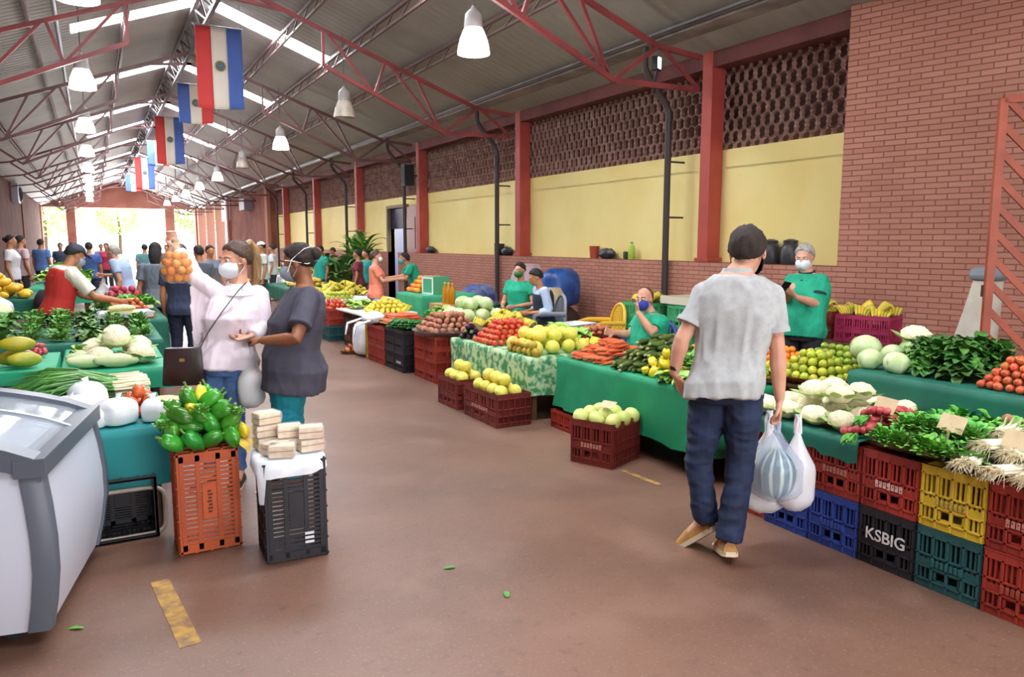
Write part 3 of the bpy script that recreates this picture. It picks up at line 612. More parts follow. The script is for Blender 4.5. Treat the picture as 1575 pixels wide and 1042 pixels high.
# leafy bunches: leaves with their stalks
def bunch(nm, leafm, stem, n, L_, w_, spread, curl, ruff, seed, k=5, lift=.5, cup=.25, prof=None, stemm=None, lean=0):
    rr = random.Random(seed); l = MB(); st = MB(); mx = V((0, 0, 0))
    for i in range(n):
        a = rr.uniform(0, 2*PI); e = lift+rr.uniform(-.35, .45); d = V((math.cos(a)*math.cos(e)*spread, math.sin(a)*math.cos(e)*spread, math.sin(e))).normalized()
        q = rr.uniform(.55, 1.0); b0 = V((rr.uniform(-.01, .01), rr.uniform(-.01, .01), 0)); b1 = b0+d*stem*q
        st.tube([b0, b1], [.004, .0025], 4); leaf(l, b1, d, V((0, 0, 1)), L_*q, w_*q, curl*rr.uniform(.6, 1.3), k, ruff, i+seed, cup=cup, prof=prof)
    return (l.mesh(nm, leafm, 70), [('stalks', st.mesh('stalks', stemm or green_stem, 60))])
LET = M('lettuce_leaf', '8fc44e', .5, 'b5d873', 10, rnd=.15, hue=.015); PAR = M('parsley_leaf', '468a30', .55, '68a83f', 20, rnd=.2, hue=.015); KALE = M('kale_leaf', '37692a', .45, '5c8f3a', 12, rnd=.3, hue=.02)
CRESS = M('cress_leaf', '58a83c', .5, '86c654', 14, rnd=.15, hue=.015)
kind('lettuce', [bunch('lettuce', LET, .02, 26, .13, .055, 1, 1.3, .016, i*50, 6, .75, .3) for i in range(2)], (.12, .12, .06), 'up0')
kind('parsley_bunch', [bunch('parsley_bunch', PAR, .10, 95, .035, .017, 1, .8, .008, i*90+3, 3, .5) for i in range(2)], (.12, .12, .055), 'up0')
kind('cress_bunch', [bunch('cress_bunch', CRESS, .10, 150, .034, .017, 1, .9, .006, i*90+7, 3, .6) for i in range(2)], (.12, .12, .06), 'up0')
kind('kale_bunch', [bunch('kale_bunch', KALE, .05, 34, .10, .036, 1, 1.4, .02, i*70+9, 5, .55) for i in range(2)], (.13, .13, .06), 'up0')
kind('radish_leaves', [bunch('radish_leaves', CRESS, .05, 22, .10, .03, 1, 1.0, .01, i*70+19, 5, .8) for i in range(1)], (.10, .10, .06), 'up0')
# long bunches lying down (x is the stalk direction): spring onions, leeks, beets
def lying(nm, greenm, whitem, n, Lg, Lw, r, seed, roots=False, spread=.10):
    rr = random.Random(seed); g = MB(); w_ = MB(); ro = MB()
    for i in range(n):
        y, z = rr.gauss(0, r), abs(rr.gauss(0, r*.6)); sy, sz = rr.gauss(0, spread), abs(rr.gauss(0, spread*.5)); q = rr.uniform(.8, 1.1)
        p0 = V((0, y, z)); w_.tube([p0, p0+V((Lw*.25, 0, 0)), p0+V((Lw, sy*.1, 0))], [.010, .0075, .005], 6, round_=True)
        g.tube([p0+V((Lw*.98, sy*.1, 0)), p0+V((Lw+Lg*.4*q, sy*.5, sz*.8)), p0+V((Lw+Lg*.75*q, sy*.9, sz*.8)), p0+V((Lw+Lg*q, sy*1.2, sz*.2))], [.005, .006, .005, .0015], 5)
        if roots:
            for k in range(7): d = V((-1, rr.uniform(-.9, .9), rr.uniform(-.7, .5))); ro.tube([p0, p0+d*.02, p0+d*.05*rr.uniform(.6, 1.3)+V((0, 0, -.012))], [.002, .0014, .0007], 3)
    ps = [('white_ends', w_.mesh('white_ends', whitem, 60))]
    if roots: ps.append(('roots', ro.mesh('roots', M('root_pale', 'e6d8b4', .8), 0)))
    return (g.mesh(nm, greenm, 60), ps)
ONG = M('onion_green', '3d7a33', .4, '5b963f', 8, rnd=.15); WHT = M('bulb_white', 'efe9d2', .45, rnd=.05)
kind('spring_onion_bunch', [lying('spring_onion_bunch', ONG, M('bulb_cream', 'e9e2bd', .5), 30, .42, .14, .026, i) for i in range(2)], (.3, .05, .03), 'keep')
kind('leek_bunch', [lying('leek_bunch', M('leek_green', '9fba74', .5), WHT, 16, .14, .15, .026, i+5, True, .03) for i in range(2)], (.15, .05, .03), 'keep')
def beetbunch(i):
    rr = random.Random(i); l = MB()
    for k in range(12): d = V((1, rr.uniform(-.4, .4), rr.uniform(0, .3))); leaf(l, (.05, 0, .01), d, V((0, 0, 1)), .10, .02, .6, 4, .008, k)
    ps = []
    for k in range(5):
        b = MB(); b.ball((rr.uniform(-.01, .02), (k-2)*.032, rr.uniform(-.005, .03)), (.024, .021, .021), 10, 7, fn=lambda d: 1+.9*max(0, -d.x-.8)*4); ps.append(('radish', b.mesh('radish', M('radish_red', 'b4383f', .4, 'c9555a', 14, rnd=.1), 60)))
    return (l.mesh('radish_bunch', PAR, 70), ps)
kind('radish_bunch', [beetbunch(i) for i in range(2)], (.06, .08, .035), 'hand')
# bell pepper with a stem
def pepper(nm, m):
    def v_(i):
        b = MB(); b.ball((0, 0, 0), (.036, .036, .066), 18, 11, fn=lambda d: (1+.07*math.cos(3*math.atan2(d.y, d.x)+i))*(1-.18*max(0, -d.z))*(1-.25*max(0, d.z-.8)*4))
        return (b.mesh(nm, m, 60), [('stem', MB().tube([(0, 0, .048), (.002, 0, .068), (.008, 0, .082)], [.006, .005, .006], 6).mesh('stem', green_stem))])
    return [v_(i) for i in range(2)]
kind('green_pepper', pepper('green_pepper', M('pepper_green', '3f9a2c', .22, '2f7a22', 9, rnd=.25, hue=.02)), (.042, .042, .05), 'any')
kind('yellow_pepper', pepper('yellow_pepper', M('pepper_yellow', 'ead540', .25, 'dfc22c', 9, rnd=.12)), (.042, .042, .05), 'any')
def item(kd, loc, label, cat, group=None, rz=0.0, sc_=1.0, tilt=.25):
    vs_, half, spin = KIND[kd]; me, parts = R_.choice(vs_); u = R_.uniform
    rot = {'any': (u(-1.2, 1.2), u(-1.2, 1.2), u(0, 6.28)), 'up': (u(-tilt, tilt), u(-tilt, tilt), u(0, 6.28)), 'up0': (u(-.12, .12), u(-.12, .12), u(0, 6.28)), 'flat': (u(-.6, .6), u(-.1, .1), rz+u(-.35, .35)+R_.choice((0, PI))), 'long': (u(-3, 3), u(-.08, .08), rz+u(-.22, .22)+R_.choice((0, PI))), 'hand': (u(-.35, .35), u(-.3, .3), rz+u(-1.3, 1.3)), 'keep': (u(-.1, .1), u(-.04, .04), rz+u(-.12, .12))}[spin]
    o = tag(obj(kd, me, None, loc, rot, sc_*u(.92, 1.0)), label, cat, group)
    for nm, pm in parts: obj(nm, pm, o)
    return o
def heap(kd, c, sx, sy, nl, label, cat, group, rz=0.0, sc_=1.0, jit=.05, skip=0.0, drop=0.88, kz=0.0):
    """a pyramid of one kind on the surface at c (x, y, z); sx, sy its foot along its own axes turned by rz"""
    half = KIND[kd][1]*sc_; spin = KIND[kd][2]; hx, hy, hz = half
    if spin in ('any',): m_ = (hx+hy+hz)/3; hx = hy = m_*1.05; hz = m_*.98
    if spin in ('up', 'up0'): hx = hy = max(hx, hy)
    if spin == 'hand': hz *= .75
    q = Matrix.Rotation(rz, 3, 'Z'); nx, ny = max(1, int(sx/(2*hx)+.15)), max(1, int(sy/(2*hy)+.15)); dx, dy = sx/nx, sy/ny; out = []
    for l in range(nl):
        a, b_ = (nx-l//2, ny-l) if spin == 'long' else (nx-l, ny-l)
        if nx == 1: a = 1
        if ny == 1: b_ = 1
        if a < 1 or b_ < 1: break
        for i in range(a):
            for k in range(b_):
                if R_.random() < skip*(1 if l else .3): continue
                if 0 < i < a-1 and 0 < k < b_-1 and l < nl-1 and a > 2 and b_ > 2: continue      # buried inside the pile
                x, y = (i-(a-1)/2)*dx+R_.uniform(-jit, jit)*hx, (k-(b_-1)/2)*dy+R_.uniform(-jit, jit)*hy
                z = hz*.97+l*hz*2*drop*(.9 if l else 1)
                p = V(c)+q @ V((x, y, 0))+V((0, 0, z-.004*l+kz)); out.append(item(kd, p, label, cat, group, rz, sc_))
    return out
# ================================================================ CRATES, TABLES, BAGS
def crate_mesh(w_=.315, d_=.50, h=.30):
    """w_ along y (the end that faces the aisle), d_ along x"""
    b = MB(); t = .012
    for y in (-w_/2+.03, -.05, .05, w_/2-.03): b.box((0, y, .01), (d_-.03, .022, .018))
    for x in (-d_/2+.03, d_/2-.03): b.box((x, 0, .01), (.035, w_-.03, .018))
    b.box((0, 0, .008), (.18, .07, .014))
    for k in range(19): b.box((-d_/2+.055+(d_-.11)*k/18, 0, .011), (.0145, w_-.05, .010))
    for (L_, off, ax) in ((w_, d_/2, 0), (w_, -d_/2, 0), (d_, w_/2, 1), (d_, -w_/2, 1)):
        def bx(u, z, du, dz, dp=0.0, th=t):
            s_ = 1 if off > 0 else -1; o = off-s_*(th/2+.006)+s_*dp
            b.box((o, u, z) if ax == 0 else (u, o, z), (th, du, dz) if ax == 0 else (du, th, dz))
        bx(0, h-.018, L_-.01, .036, .004, .016); bx(0, .018, L_-.014, .036); bx(0, .135, L_-.014, .05)
        for z in (h-.04, .165, .105, .04, h-.004): bx(0, z, L_-.004, .008, .006, .014)
        n = int((L_-.05)/.021)
        for k in range(n):
            u = -L_/2+.03+(L_-.06)*k/(n-1); bx(u, h-.09, .009, .13); 
            if ax == 1 or abs(u) > .05: bx(u, .07, .009, .075)
        if ax == 0: bx(0, .098, .12, .012); bx(0, .045, .12, .016)
        m_ = 5 if ax == 0 else 7
        for k in range(m_): u = -L_/2+.012+(L_-.024)*k/(m_-1); bx(u, h/2, .010, h-.01, .006, .016)
    return b
CRM = {c: M('crate_'+c, hx, .5, hx2, 3, rnd=.06) for c, hx, hx2 in (('red', 'a8392c', '8f2f26'), ('maroon', '7d2d28', '6b2723'), ('orange', 'bd5428', 'a94a22'), ('yellow', 'e0bf3a', 'd0ab2e'), ('blue', '2f4a9a', '263d84'), ('black', '2a272d', '1f1d22'), ('green', '27595a', '1f4a4c'), ('magenta', 'b83560', '9c2c50'), ('brown', '6b4634', '553729'), ('leaf_green', '4fae72', '3f9a62'))}
_cm = crate_mesh().mesh('crate', CRM['red'], 0); PLATE = M('plate_pale', 'd8b0a4', .6)
def crate(c, loc, label, rz=0.0, group=None, sc_=(1, 1, 1), rot=None, plate=None, text=None):
    o = tag(obj('crate', _cm, None, loc, rot or (0, 0, rz), sc_), label, 'crate', group); o.material_slots[0].link = 'OBJECT'; o.material_slots[0].material = CRM[c]
    if plate:
        b = MB()
        for i in range(7): b.box((-.2515, .066-.022*i, .135), (.004, .015, .030 if i % 3 else .034))
        for i in range(7): b.box((-.2535, .066-.022*i+(.002 if i % 2 else -.002), .135+(.006 if i % 3 else -.005)), (.003, .005, .008), None, 1)
        b.build('lettering', [M('plate_'+plate, plate, .6), CRM[c]], o, 0)
    if text:
        cu = bpy.data.curves.new('t', 'FONT'); cu.body = text[0]; cu.size = text[1]; cu.align_x = 'CENTER'; cu.extrude = .001; cu.offset = .001; tob = bpy.data.objects.new('t', cu); col.objects.link(tob)
        me = bpy.data.meshes.new_from_object(tob.evaluated_get(bpy.context.evaluated_depsgraph_get())); bpy.data.objects.remove(tob); me.materials.clear(); me.materials.append(M('text_'+text[2], text[2], .6))
        l = obj('lettering', me, o, (-.2545, 0, text[3]), (PI/2, 0, -PI/2)); l['label'] = 'raised pale lettering'
    return o
def table(name, label, c, sx, sy, h, cloth, drop, cl_label, rz=0.0, wav=.012, sides='xXyY', topm=None, cat='table', group=None, seed=0, under=True):
    """trestle table and the cloth lying over it; drop: how far the cloth hangs"""
    t = thing(name, label, cat, (c[0], c[1], 0), rz, group); wood = topm or M('table_wood', '7a5a40', .7, '64482f', 4)
    b = MB(); b.box((0, 0, h-.02), (sx-.02, sy-.02, .03)); b.build('table_top', wood, t, 0)
    for x in (-1, 1):
        for y in (-1, 1): b = MB(); b.box((x*(sx/2-.08), y*(sy/2-.08), (h-.035)/2), (.05, .05, h-.035)); b.build('leg', wood, t, 0)
    if cloth:
        b = MB(); n = 64; rings = []
        def peri(k, o, z, wv):
            u = k/n*4; e = int(u) % 4; f_ = u-int(u); x, y = ((-1+2*f_, -1), (1, -1+2*f_), (1-2*f_, 1), (-1, 1-2*f_))[e]
            w2 = wv*noise.noise(V((k*.55+seed, z*1.5, seed))); dd = max(drop*.4, 0) if 0 else 0
            return V((x*(sx/2+o+w2), y*(sy/2+o+w2), z))
        zz = [(0.0, h), (.012, h-.006), (.016, h-.05)]+[(.016+wav*.6*q, h-.05-(drop-.05)*q) for q in (.25, .5, .75, 1)]
        for i, (o, z) in enumerate(zz): rings.append([peri(k, o, z-(.02*noise.noise(V((k*.4, seed, 3))) if i == len(zz)-1 else 0), wav*max(0, i-2)*.8) for k in range(n)])
        b.loft(rings, False); K0 = len(b.v)-0; b.f.append(tuple(range(n))); b.mi.append(0)
        o = b.build('tablecloth', cloth, None, 60, (c[0], c[1], .004), (0, 0, rz)); tag(o, cl_label, 'tablecloth', None)
    return t
PLA = M('plastic_white', 'f2f4f6', .35, 'e6eaee', 6, sss=.4); PLT = M('plastic_clear', 'f2f4f8', .3, alpha=.55)
def carrier_bag(label, top, w_, h, m, rz=0.0, handles=True, seed=0, fill=.8, d_=None, name='carrier_bag', group=None):
    """a plastic bag hanging from `top`: gathered neck, body swollen by what is inside"""
    d_ = d_ or w_*.7; t = thing(name, label, 'bag', top, rz, group); b = MB(); rings = []; n = 28
    for i in range(13):
        q = i/12; wd = (.10+.9*min(1, q/.45)**1.2)*(1 if q < .8 else math.sqrt(max(.02, 1-((q-.8)/.2)**2*.85)))
        rings.append([V(((w_/2*wd*(1+.09*noise.noise(V((a*2.5, q*4, seed)))))*math.cos(2*PI*a/n), (d_/2*wd*(1+.09*noise.noise(V((a*2.1, q*4, seed+7)))))*math.sin(2*PI*a/n), -h*(.16+.84*q)+.012*noise.noise(V((a*1.1, q, seed))))) for a in range(n)])
    b.loft(rings, True); b.build('bag_body', m, t, 70)
    if handles:
        for e in (-1, 1):
            hb = MB(); hb.tube([(e*w_*.05, 0, -h*.19), (e*w_*.055, .01, -h*.08), (e*.01, .004, .004), (e*-.012, -.004, .002), (e*w_*.02, -.012, -h*.08), (e*w_*.03, -.005, -h*.19)], [.012, .010, .008, .008, .010, .012], 6, [.004]*6); hb.build('bag_handle', m, t)
    return t
def sack(label, c, w_, d_, h, m, rz=0.0, seed=0, tied=False, name='sack', cat='sack', group=None):
    b = MB(); rings = []; n = 22
    for i in range(12):
        q = i/11; s_ = (.86+.16*math.sin(PI*min(1, q*1.05)))*(1 if q < .9 else .9 if not tied else .8)*(math.sqrt(max(0.1, 1-(1-q/.08)**2)) if q < .08 else 1)*(1 if q < .88 or tied is False else .55)
        if q > .985: s_ *= .72
        rings.append([V((w_/2*s_*math.copysign(abs(math.cos(a))**.7, math.cos(a))*(1+.07*noise.noise(V((math.cos(a)*2, q*4, seed)))), d_/2*s_*math.copysign(abs(math.sin(a))**.7, math.sin(a))*(1+.07*noise.noise(V((math.sin(a)*2, q*4, seed+4)))), h*q)) for a in [2*PI*k/n for k in range(n)]])
    b.loft(rings); return tag(b.build(name, m, None, 70, c, (0, 0, rz)), label, cat, group)
def card(label, c, rz=0.0, w_=.12, h=.08, m=None, tilt=.5, text=False):
    b = MB(); q = Matrix.Rotation(-tilt, 3, 'X'); b.box(q @ V((0, 0, h/2)), (w_, .003, h), q)
    return tag(b.build('price_card', m or M('card_kraft', 'd9c29a', .8, 'cdb38a', 8), None, 0, c, (0, 0, rz)), label, 'price card')
def bottle(label, c, m, h=.28, r=.04, capm=None, group=None):
    b = MB(); b.lathe([(r*.9, 0), (r, .01), (r, h*.6), (r*.85, h*.72), (r*.35, h*.88), (r*.35, h*.95)], 14); t = tag(b.build('bottle', m, None, 50, c), label, 'bottle', group)
    b = MB(); b.lathe([(r*.4, h*.94), (r*.4, h), (r*.3, h*1.005)], 12); b.build('cap', capm or M('cap_red', 'b8342c', .5), t); return t
def tray(label, c, r, m, h=.05, name='tray'):
    b = MB(); b.lathe([(r*.85, 0), (r, h), (r+.012, h+.004), (r+.012, h), (r*.86, -.006)], 28); return tag(b.build(name, m, None, 50, c), label, 'tray')
# ================================================================ LAMPS, FLAGS, FREEZER, GATE
LON = M('lamp_lit', 'fffaf2', .4, emit=5.0); LOFF = M('lamp_unlit', 'cfc4b4', .4, 'b9ad9c', 6); LHEAD = M('lamp_head', 'b9b4b0', .5)
def pendant(x, y, lit, label, zb=3.80, group=None):
    t = thing('pendant_lamp', label, 'ceiling lamp', (x, y, zb), 0, group); b = MB()
    b.lathe([(.185, 0), (.18, .06), (.16, .15), (.125, .24), (.105, .28), (.095, .28), (.115, .235), (.15, .145), (.17, .055), (.177, 0)], 24, caps=False); b.build('lamp_shade', LON if lit else LOFF, t, 60)
    b = MB(); b.lathe([(.105, .28), (.108, .30), (.095, .43), (.08, .45), (.03, .50), (.012, .53)], 20); b.build('lamp_head', LON if lit == 2 else LHEAD, t, 50)
    zr = roof_z(x)-zb-.05; b = MB(); b.tube([(0, 0, .52), (0, 0, zr)], .008, 6); b.build('cord', M('cord_grey', '6d6668', .6), t)
    if lit:
        b = MB(); b.ball((0, 0, .12), (.07, .07, .11), 14, 10); b.build('bulb', LON, t)
        l = bpy.data.lights.new('lamp_light', 'POINT'); l.energy = LAMP_W; l.shadow_soft_size = .18; l.color = (.95, .97, 1); lo = bpy.data.objects.new('lamp_light', l); col.objects.link(lo); lo.parent = t; lo.location = (0, 0, -.05)
ordn = 'nearest second third fourth fifth sixth seventh eighth ninth tenth'.split()
for k in range(9):
    y = 8.0+5.05*k; pendant(3.95, y, 0 if k in (1, 3) else 1, ('unlit ivory' if k in (1, 3) else 'glowing white')+' bell lamp, %s along the yellow wall side of the roof' % ordn[k])
    pendant(.02, y+.25, 1, 'glowing white bell lamp, %s down the row over the left stalls' % ordn[k], 3.95 if k else 3.87)
# flags hung across the ridge
FR, FW, FB = M('flag_red', 'e04a48', .8), M('flag_white', 'f3e9dc', .8), M('flag_blue', '5470bd', .8)
for k, (y, x0, fl_) in enumerate(((14.2, 1.74, 0), (19.5, 1.95, 1), (24.8, 1.82, 0), (30.8, 1.95, 1), (37.0, 1.82, 0), (47.0, 1.8, 1))):
    w_, h_ = .76, (.88 if fl_ else 1.36); zt = 5.33
    t = thing('national_flag', '%s hanging flag with %s band first and round emblem, %s under the ridge' % (('large', 'half-hidden', 'long', 'partly covered', 'small', 'tiny')[k], 'blue' if fl_ else 'red', ordn[k]), 'flag', (x0, y, zt), 0, 'flags under the ridge')
    for s_, (m_, nm) in enumerate(((FR, 'red_band'), (FW, 'white_band'), (FB, 'blue_band')) if not fl_ else ((FB, 'blue_band'), (FW, 'white_band'), (FR, 'red_band'))):
        b = MB(); pts = []
        for q in range(13):
            v_ = q/12; pts.append([V((w_*(s_+u/6)/3, .035*math.sin((s_+u/6)*2.1+v_*2+k)*v_+.02*noise.noise(V((s_+u/6, v_*3, k))), -h_*v_-(.02*math.sin((s_+u/6)*1.5) if q == 12 else 0))) for u in range(7)])
        b.grid(pts); o = b.build(nm, m_, t, 80); md = o.modifiers.new('thick', 'SOLIDIFY'); md.thickness = .004
    b = MB(); n = 28
    for r0, r1, m_ in ((.0, .05, 0), (.052, .075, 1), (.08, .092, 2)):
        for y_ in (-.06, .075): b.add([V((math.cos(2*PI*i/n)*r, y_, math.sin(2*PI*i/n)*r)) for r in (r0, r1) for i in range(n)], [(i, (i+1) % n, n+(i+1) % n, n+i) for i in range(n)], m_)
    st = [V((math.cos(PI/2+i*PI/5)*(.035 if i % 2 == 0 else .015), -.063, math.sin(PI/2+i*PI/5)*(.035 if i % 2 == 0 else .015))) for i in range(10)]
    b.add(st, [tuple(range(10))], 2)
    b.build('emblem', [M('emblem_blue', '5b6fae', .8), M('emblem_green', '4f7a45', .8), M('emblem_gold', 'a8803a', .7)], t, 0, (w_/2, 0, -h_*.48))
    b = MB(); b.tube([(-.03, 0, .01), (w_+.03, 0, .01)], .012, 8); b.build('flag_pole', M('conduit', '8f93a3'), t); b = MB(); 
    for xx in (.02, w_-.02): b.tube([(xx, 0, .01), (xx, 0, roof_z(x0+xx)-zt-.03)], .004, 5)
    b.build('cord', MATS['cord_grey'], t)
# ---- chest freezer with curved sliding glass
def freezer():
    FX0, FX1, FY0, FY1 = -2.3, -.02, 3.42, 4.42; t = thing('chest_freezer', 'white chest freezer with grey trim and curved sliding glass top', 'freezer', (0, 0, 0)); q = Matrix.Rotation(math.radians(-11), 3, 'Z'); off = V((-.235, 3.43, 0))-q @ V((FX1, FY0, 0)); t.location = off; t.rotation_euler = (0, 0, math.radians(-11)); yc, hy = (FY0+FY1)/2, (FY1-FY0)/2; xc, hx = (FX0+FX1)/2, (FX1-FX0)/2
    bulge = lambda z: .038*math.sin(PI*min(1, max(0, (z-.06)/.72)))-.02*max(0, (.3-z)/.3)
    def ztop(x): return .80+.19*(1-((x-xc)/hx)**2)**.8 if abs(x-xc) < hx else .80
    def ring(z, o): return [V((xc+sx*(hx+o+bulge(z)-.10*(0 if 1 else 0)), yc+sy*(hy+o+bulge(z)), z)) for sx, sy in ((-1, -1), (1, -1), (1, 1), (-1, 1))]
    b = MB(); b.loft([ring(z, -.015) for z in (.08, .2, .34, .48, .62, .76)]); b.build('cabinet', M('freezer_white', 'd0d5e2', .3), t, 60)
    G = M('freezer_trim', '5d636e', .4)
    for sx in (-1, 1):
        for sy in (-1, 1):
            b = MB(); rr = []
            for z in (.08, .2, .34, .48, .62, .76, .81):
                x, y, w_ = xc+sx*(hx+bulge(z)), yc+sy*(hy+bulge(z)), .085
                rr.append([V((x, y-sy*.012, z)), V((x-sx*.012, y, z)), V((x-sx*w_, y, z)), V((x-sx*w_, y-sy*.03, z)), V((x-sx*.03, y-sy*.06, z)), V((x, y-sy*.06, z))][::sx*sy])
            b.loft(rr); b.build('corner_trim', G, t, 50)
    def band(y0, y1, z0f, z1f, n=20):
        b = MB(); b.loft([[V((x, y0, ztop(x)+z0f)), V((x, y1, ztop(x)+z0f)), V((x, y1, ztop(x)+z1f)), V((x, y0, ztop(x)+z1f))] for x in [FX0+.0+(FX1-FX0)*i/n for i in range(n+1)]]); return b
    band(FY0-.02, FY0+.09, -.085, .005).build('top_frame', G, t, 50); band(FY1-.07, FY1+.02, -.085, .005).build('top_frame', G, t, 50)
    for x, s_ in ((FX0, 1), (FX1, -1)): b = MB(); b.box((x+s_*.035, yc, .775), (.11, FY1-FY0+.05, .075)); b.build('end_frame', G, t, 50)
    b = MB(); lo = [FX0+.06+(FX1-FX0-.12)*i/20 for i in range(21)]
    fw = MB(); 
    for y0, y1 in ((FY0, FY0+.02), (FY1-.02, FY1)): fw.grid([[V((x, y, .76)), V((x, y, ztop(x)-.06))] for x in lo for y in (y0,)])
    fw.build('front_panel', MATS['freezer_white'], t, 0)
    GL = M('freezer_glass', 'dfe8ee', .06, alpha=.28, spec=.9)
    band(FY0+.085, FY0+.56, -.012, -.004).build('sliding_glass', GL, t, 60); band(FY0+.50, FY1-.065, -.026, -.018).build('sliding_glass', GL, t, 60)
    b = band(FY0+.555, FY0+.575, -.016, .006); b.build('glass_rail', M('alu', 'b9bec6', .3, metal=.8), t, 40)
    b = MB(); b.box((xc, yc, .64), (FX1-FX0-.2, FY1-FY0-.16, .02)); b.build('inner_floor', M('freezer_inner', 'cfd6dc', .5), t, 0)
    for x in (FX0+.3, FX1-.18):
        for y in (FY0+.15, FY1-.15): b = MB(); b.tube([(x, y-.015, .04), (x, y+.015, .04)], .04, 12); b.box((x, y, .07), (.05, .05, .03)); b.build('wheel', M('rubber', '1f1f22', .6), t)
    hd = MB(); hd.box((FX1-.03, FY0+.2, .845), (.0, .0, .0)) if 0 else None
    for i in range(12):
        x, y = FX1-.17-.16*(i//2), FY0+.26+.42*(i % 2); b = MB(); b.box((0, 0, 0), (.13, .2, .05)); b2 = b.build('frozen_pack', M('frozen_pack', 'e6d9c8', .4, 'c9a58a', 9, rnd=.2), None, 0, q @ V((x, y, .675))+off, (0, 0, R_.uniform(-.3, .3))); tag(b2, 'wrapped frozen pack lying inside the glass-topped freezer', 'food pack', 'packs in the freezer')
freezer()
# ---- gate at the right
def gate():
    p = at(1512, 545, X=6.05); q = at(1543, 152, Y=p.y); t = thing('metal_gate', 'orange-red metal gate of slanting slats beside the brick wall', 'gate', (p.x, p.y, 0), math.radians(138)); m = M('gate_orange', 'ab4c2c', .5, '944024', 3); L_, Hh = 1.9, q.z
    b = MB(); b.box((0, 0, Hh/2+.05), (.055, .05, Hh-.1)); b.box((-L_, 0, Hh/2+.05), (.06, .05, Hh-.1)); b.box((-L_/2, 0, Hh), (L_, .05, .06)); b.box((-L_/2, 0, .12), (L_, .05, .06)); b.build('gate_frame', m, t, 0)
    z = .15
    while z < Hh+L_:
        a, e = V((0, 0, z)), V((-L_, 0, z-L_*1.05))
        if a.z > Hh: k = (a.z-Hh)/1.05; a = V((-k, 0, Hh))
        if e.z < .12: k = (z-.12)/1.05; e = V((-k, 0, .12))
        if (a-e).length > .06: b = MB(); b.span(a, e, .025, .048); b.build('slat', m, t, 0)
        z += .2
    b = MB(); b.box((0, -.04, Hh*.47), (.06, .05, .09)); b.build('lock', M('lock_dark', '3a2f2c', .5), t, 0)
gate()
p = at(1010, 98, Y=7.5); t = thing('floodlight', 'small white floodlight fixed to the red truss end above the downpipe', 'light', p, .5)
b = MB(); b.box((0, 0, 0), (.12, .08, .16)); b.build('housing', M('black_plastic', '201f22', .5), t, 0); b = MB(); b.box((-.02, -.045, 0), (.085, .012, .13)); b.build('lens', M('flood_lit', 'ffffff', .3, emit=2), t, 0); b = MB(); b.tube([(0, .0, -.08), (0, .02, -.2), (.05, .05, -.34)], .02, 8); b.build('bracket', MATS['black_plastic'], t)
# ================================================================ RIGHT-HAND STALLS
G1 = M('cloth_green', '1f9a6c', .65, '188a5e', 3, bump=.1, bs=20); G2 = M('cloth_dark_green', '0f6a55', .65, '0c5c4a', 3); TEAL = M('cloth_teal', '0f8a8a', .6, '0d7c7e', 3)
PATC = M('cloth_melon_print', 'b9d2a4', .65, '3f8a5a', 16, .42, .58, detail=2); WOODB = M('board_brown', '6b4a34', .7, '563a28', 5)
X0 = 3.42; W3 = .315; YB = 1.78
GRP = 'stacked crates at the near end of the right stalls'
spec = [(-1, 'red', 'red', 'c98a80'), (0, 'green', 'yellow', 'b9a24a'), (1, 'black', 'red', 'd8b0a4'), (2, 'blue', 'red', 'b87868'), (3, 'blue', 'red', None), (4, 'red', 'red', None)]
for i, lo_, up_, pl in spec:
    y = YB+W3*(i+.5); x = X0+.25+.02*(i == 4)
    where = {-1: 'at the near end under the pale roots', 0: 'under the yellow crate', 1: 'with raised letters, under a red crate', 2: 'beside the black crate', 3: 'behind the hanging carrier bags', 4: 'at the far end behind the walking man'}[i]
    crate(lo_, (x, y, 0), '%s plastic crate on the floor %s' % (lo_, where), sc_=(1, .985, 1.01), plate={'red': 'a04a3c', 'green': '2f6668', 'blue': '3a55a5'}.get(lo_), text=('KSBIG', .085, 'd8d4d0', .14) if lo_ == 'black' else None)
    crate(up_, (x, y, .304), {-1: 'red upper crate with pale lettering plate holding the pale roots', 0: 'yellow upper crate with slots, on the dark green crate', 1: 'red upper crate with pale plate, on the black lettered crate', 2: 'red upper crate on the nearer blue crate', 3: 'red upper crate behind the carrier bags', 4: 'red upper crate at the far end of the crate row'}[i], sc_=(1, .985, 1.01), plate=pl)
# boards of produce behind and on the crates
bd = MB(); bd.box((X0+.50, YB+W3*2, .62), (.86, W3*6.1, .012)); tag(bd.build('display_board', WOODB, None, 0), 'brown board bridging the near crates under cauliflowers and greens', 'board')
for i in range(5): crate('maroon', (X0+.78, YB+W3*(i-.5), .0), 'dark red crate standing on the floor behind the front row of crates', 0, 'crates hidden behind the front row', sc_=(.9, .98, 1)); crate('maroon', (X0+.78, YB+W3*(i-.5), .302), 'dark red crate stacked behind the front row of crates', 0, 'upper crates hidden behind the front row', sc_=(.9, .98, 1.0))
b = MB(); n = 14; rows = []
for k in range(6):
    rows.append([V((X0-.005-.012*(k > 1)-.01*noise.noise(V((i*.7, k, 2)))+(.12 if k == 0 else 0), YB+W3*2.05+W3*2.4*i/n, .634-(0, .004, .03, .06, .09, .115)[k]*(1+.5*noise.noise(V((i*.45, 0, 5)))))) for i in range(n+1)])
b.grid(rows); tag(b.build('cloth_overhang', G2, None, 70), 'dark green cloth edge hanging over the crates under the cauliflowers', 'cloth')
SURF = .628
c = at(1245, 640, z=.68); heap('cauliflower', (X0+.38, YB+W3*3.5, SURF), .74, .66, 1, 'cream cauliflower heaped on the near crates by the carrier bags', 'cauliflower', 'cauliflowers on the near crates', sc_=.95, jit=.2)
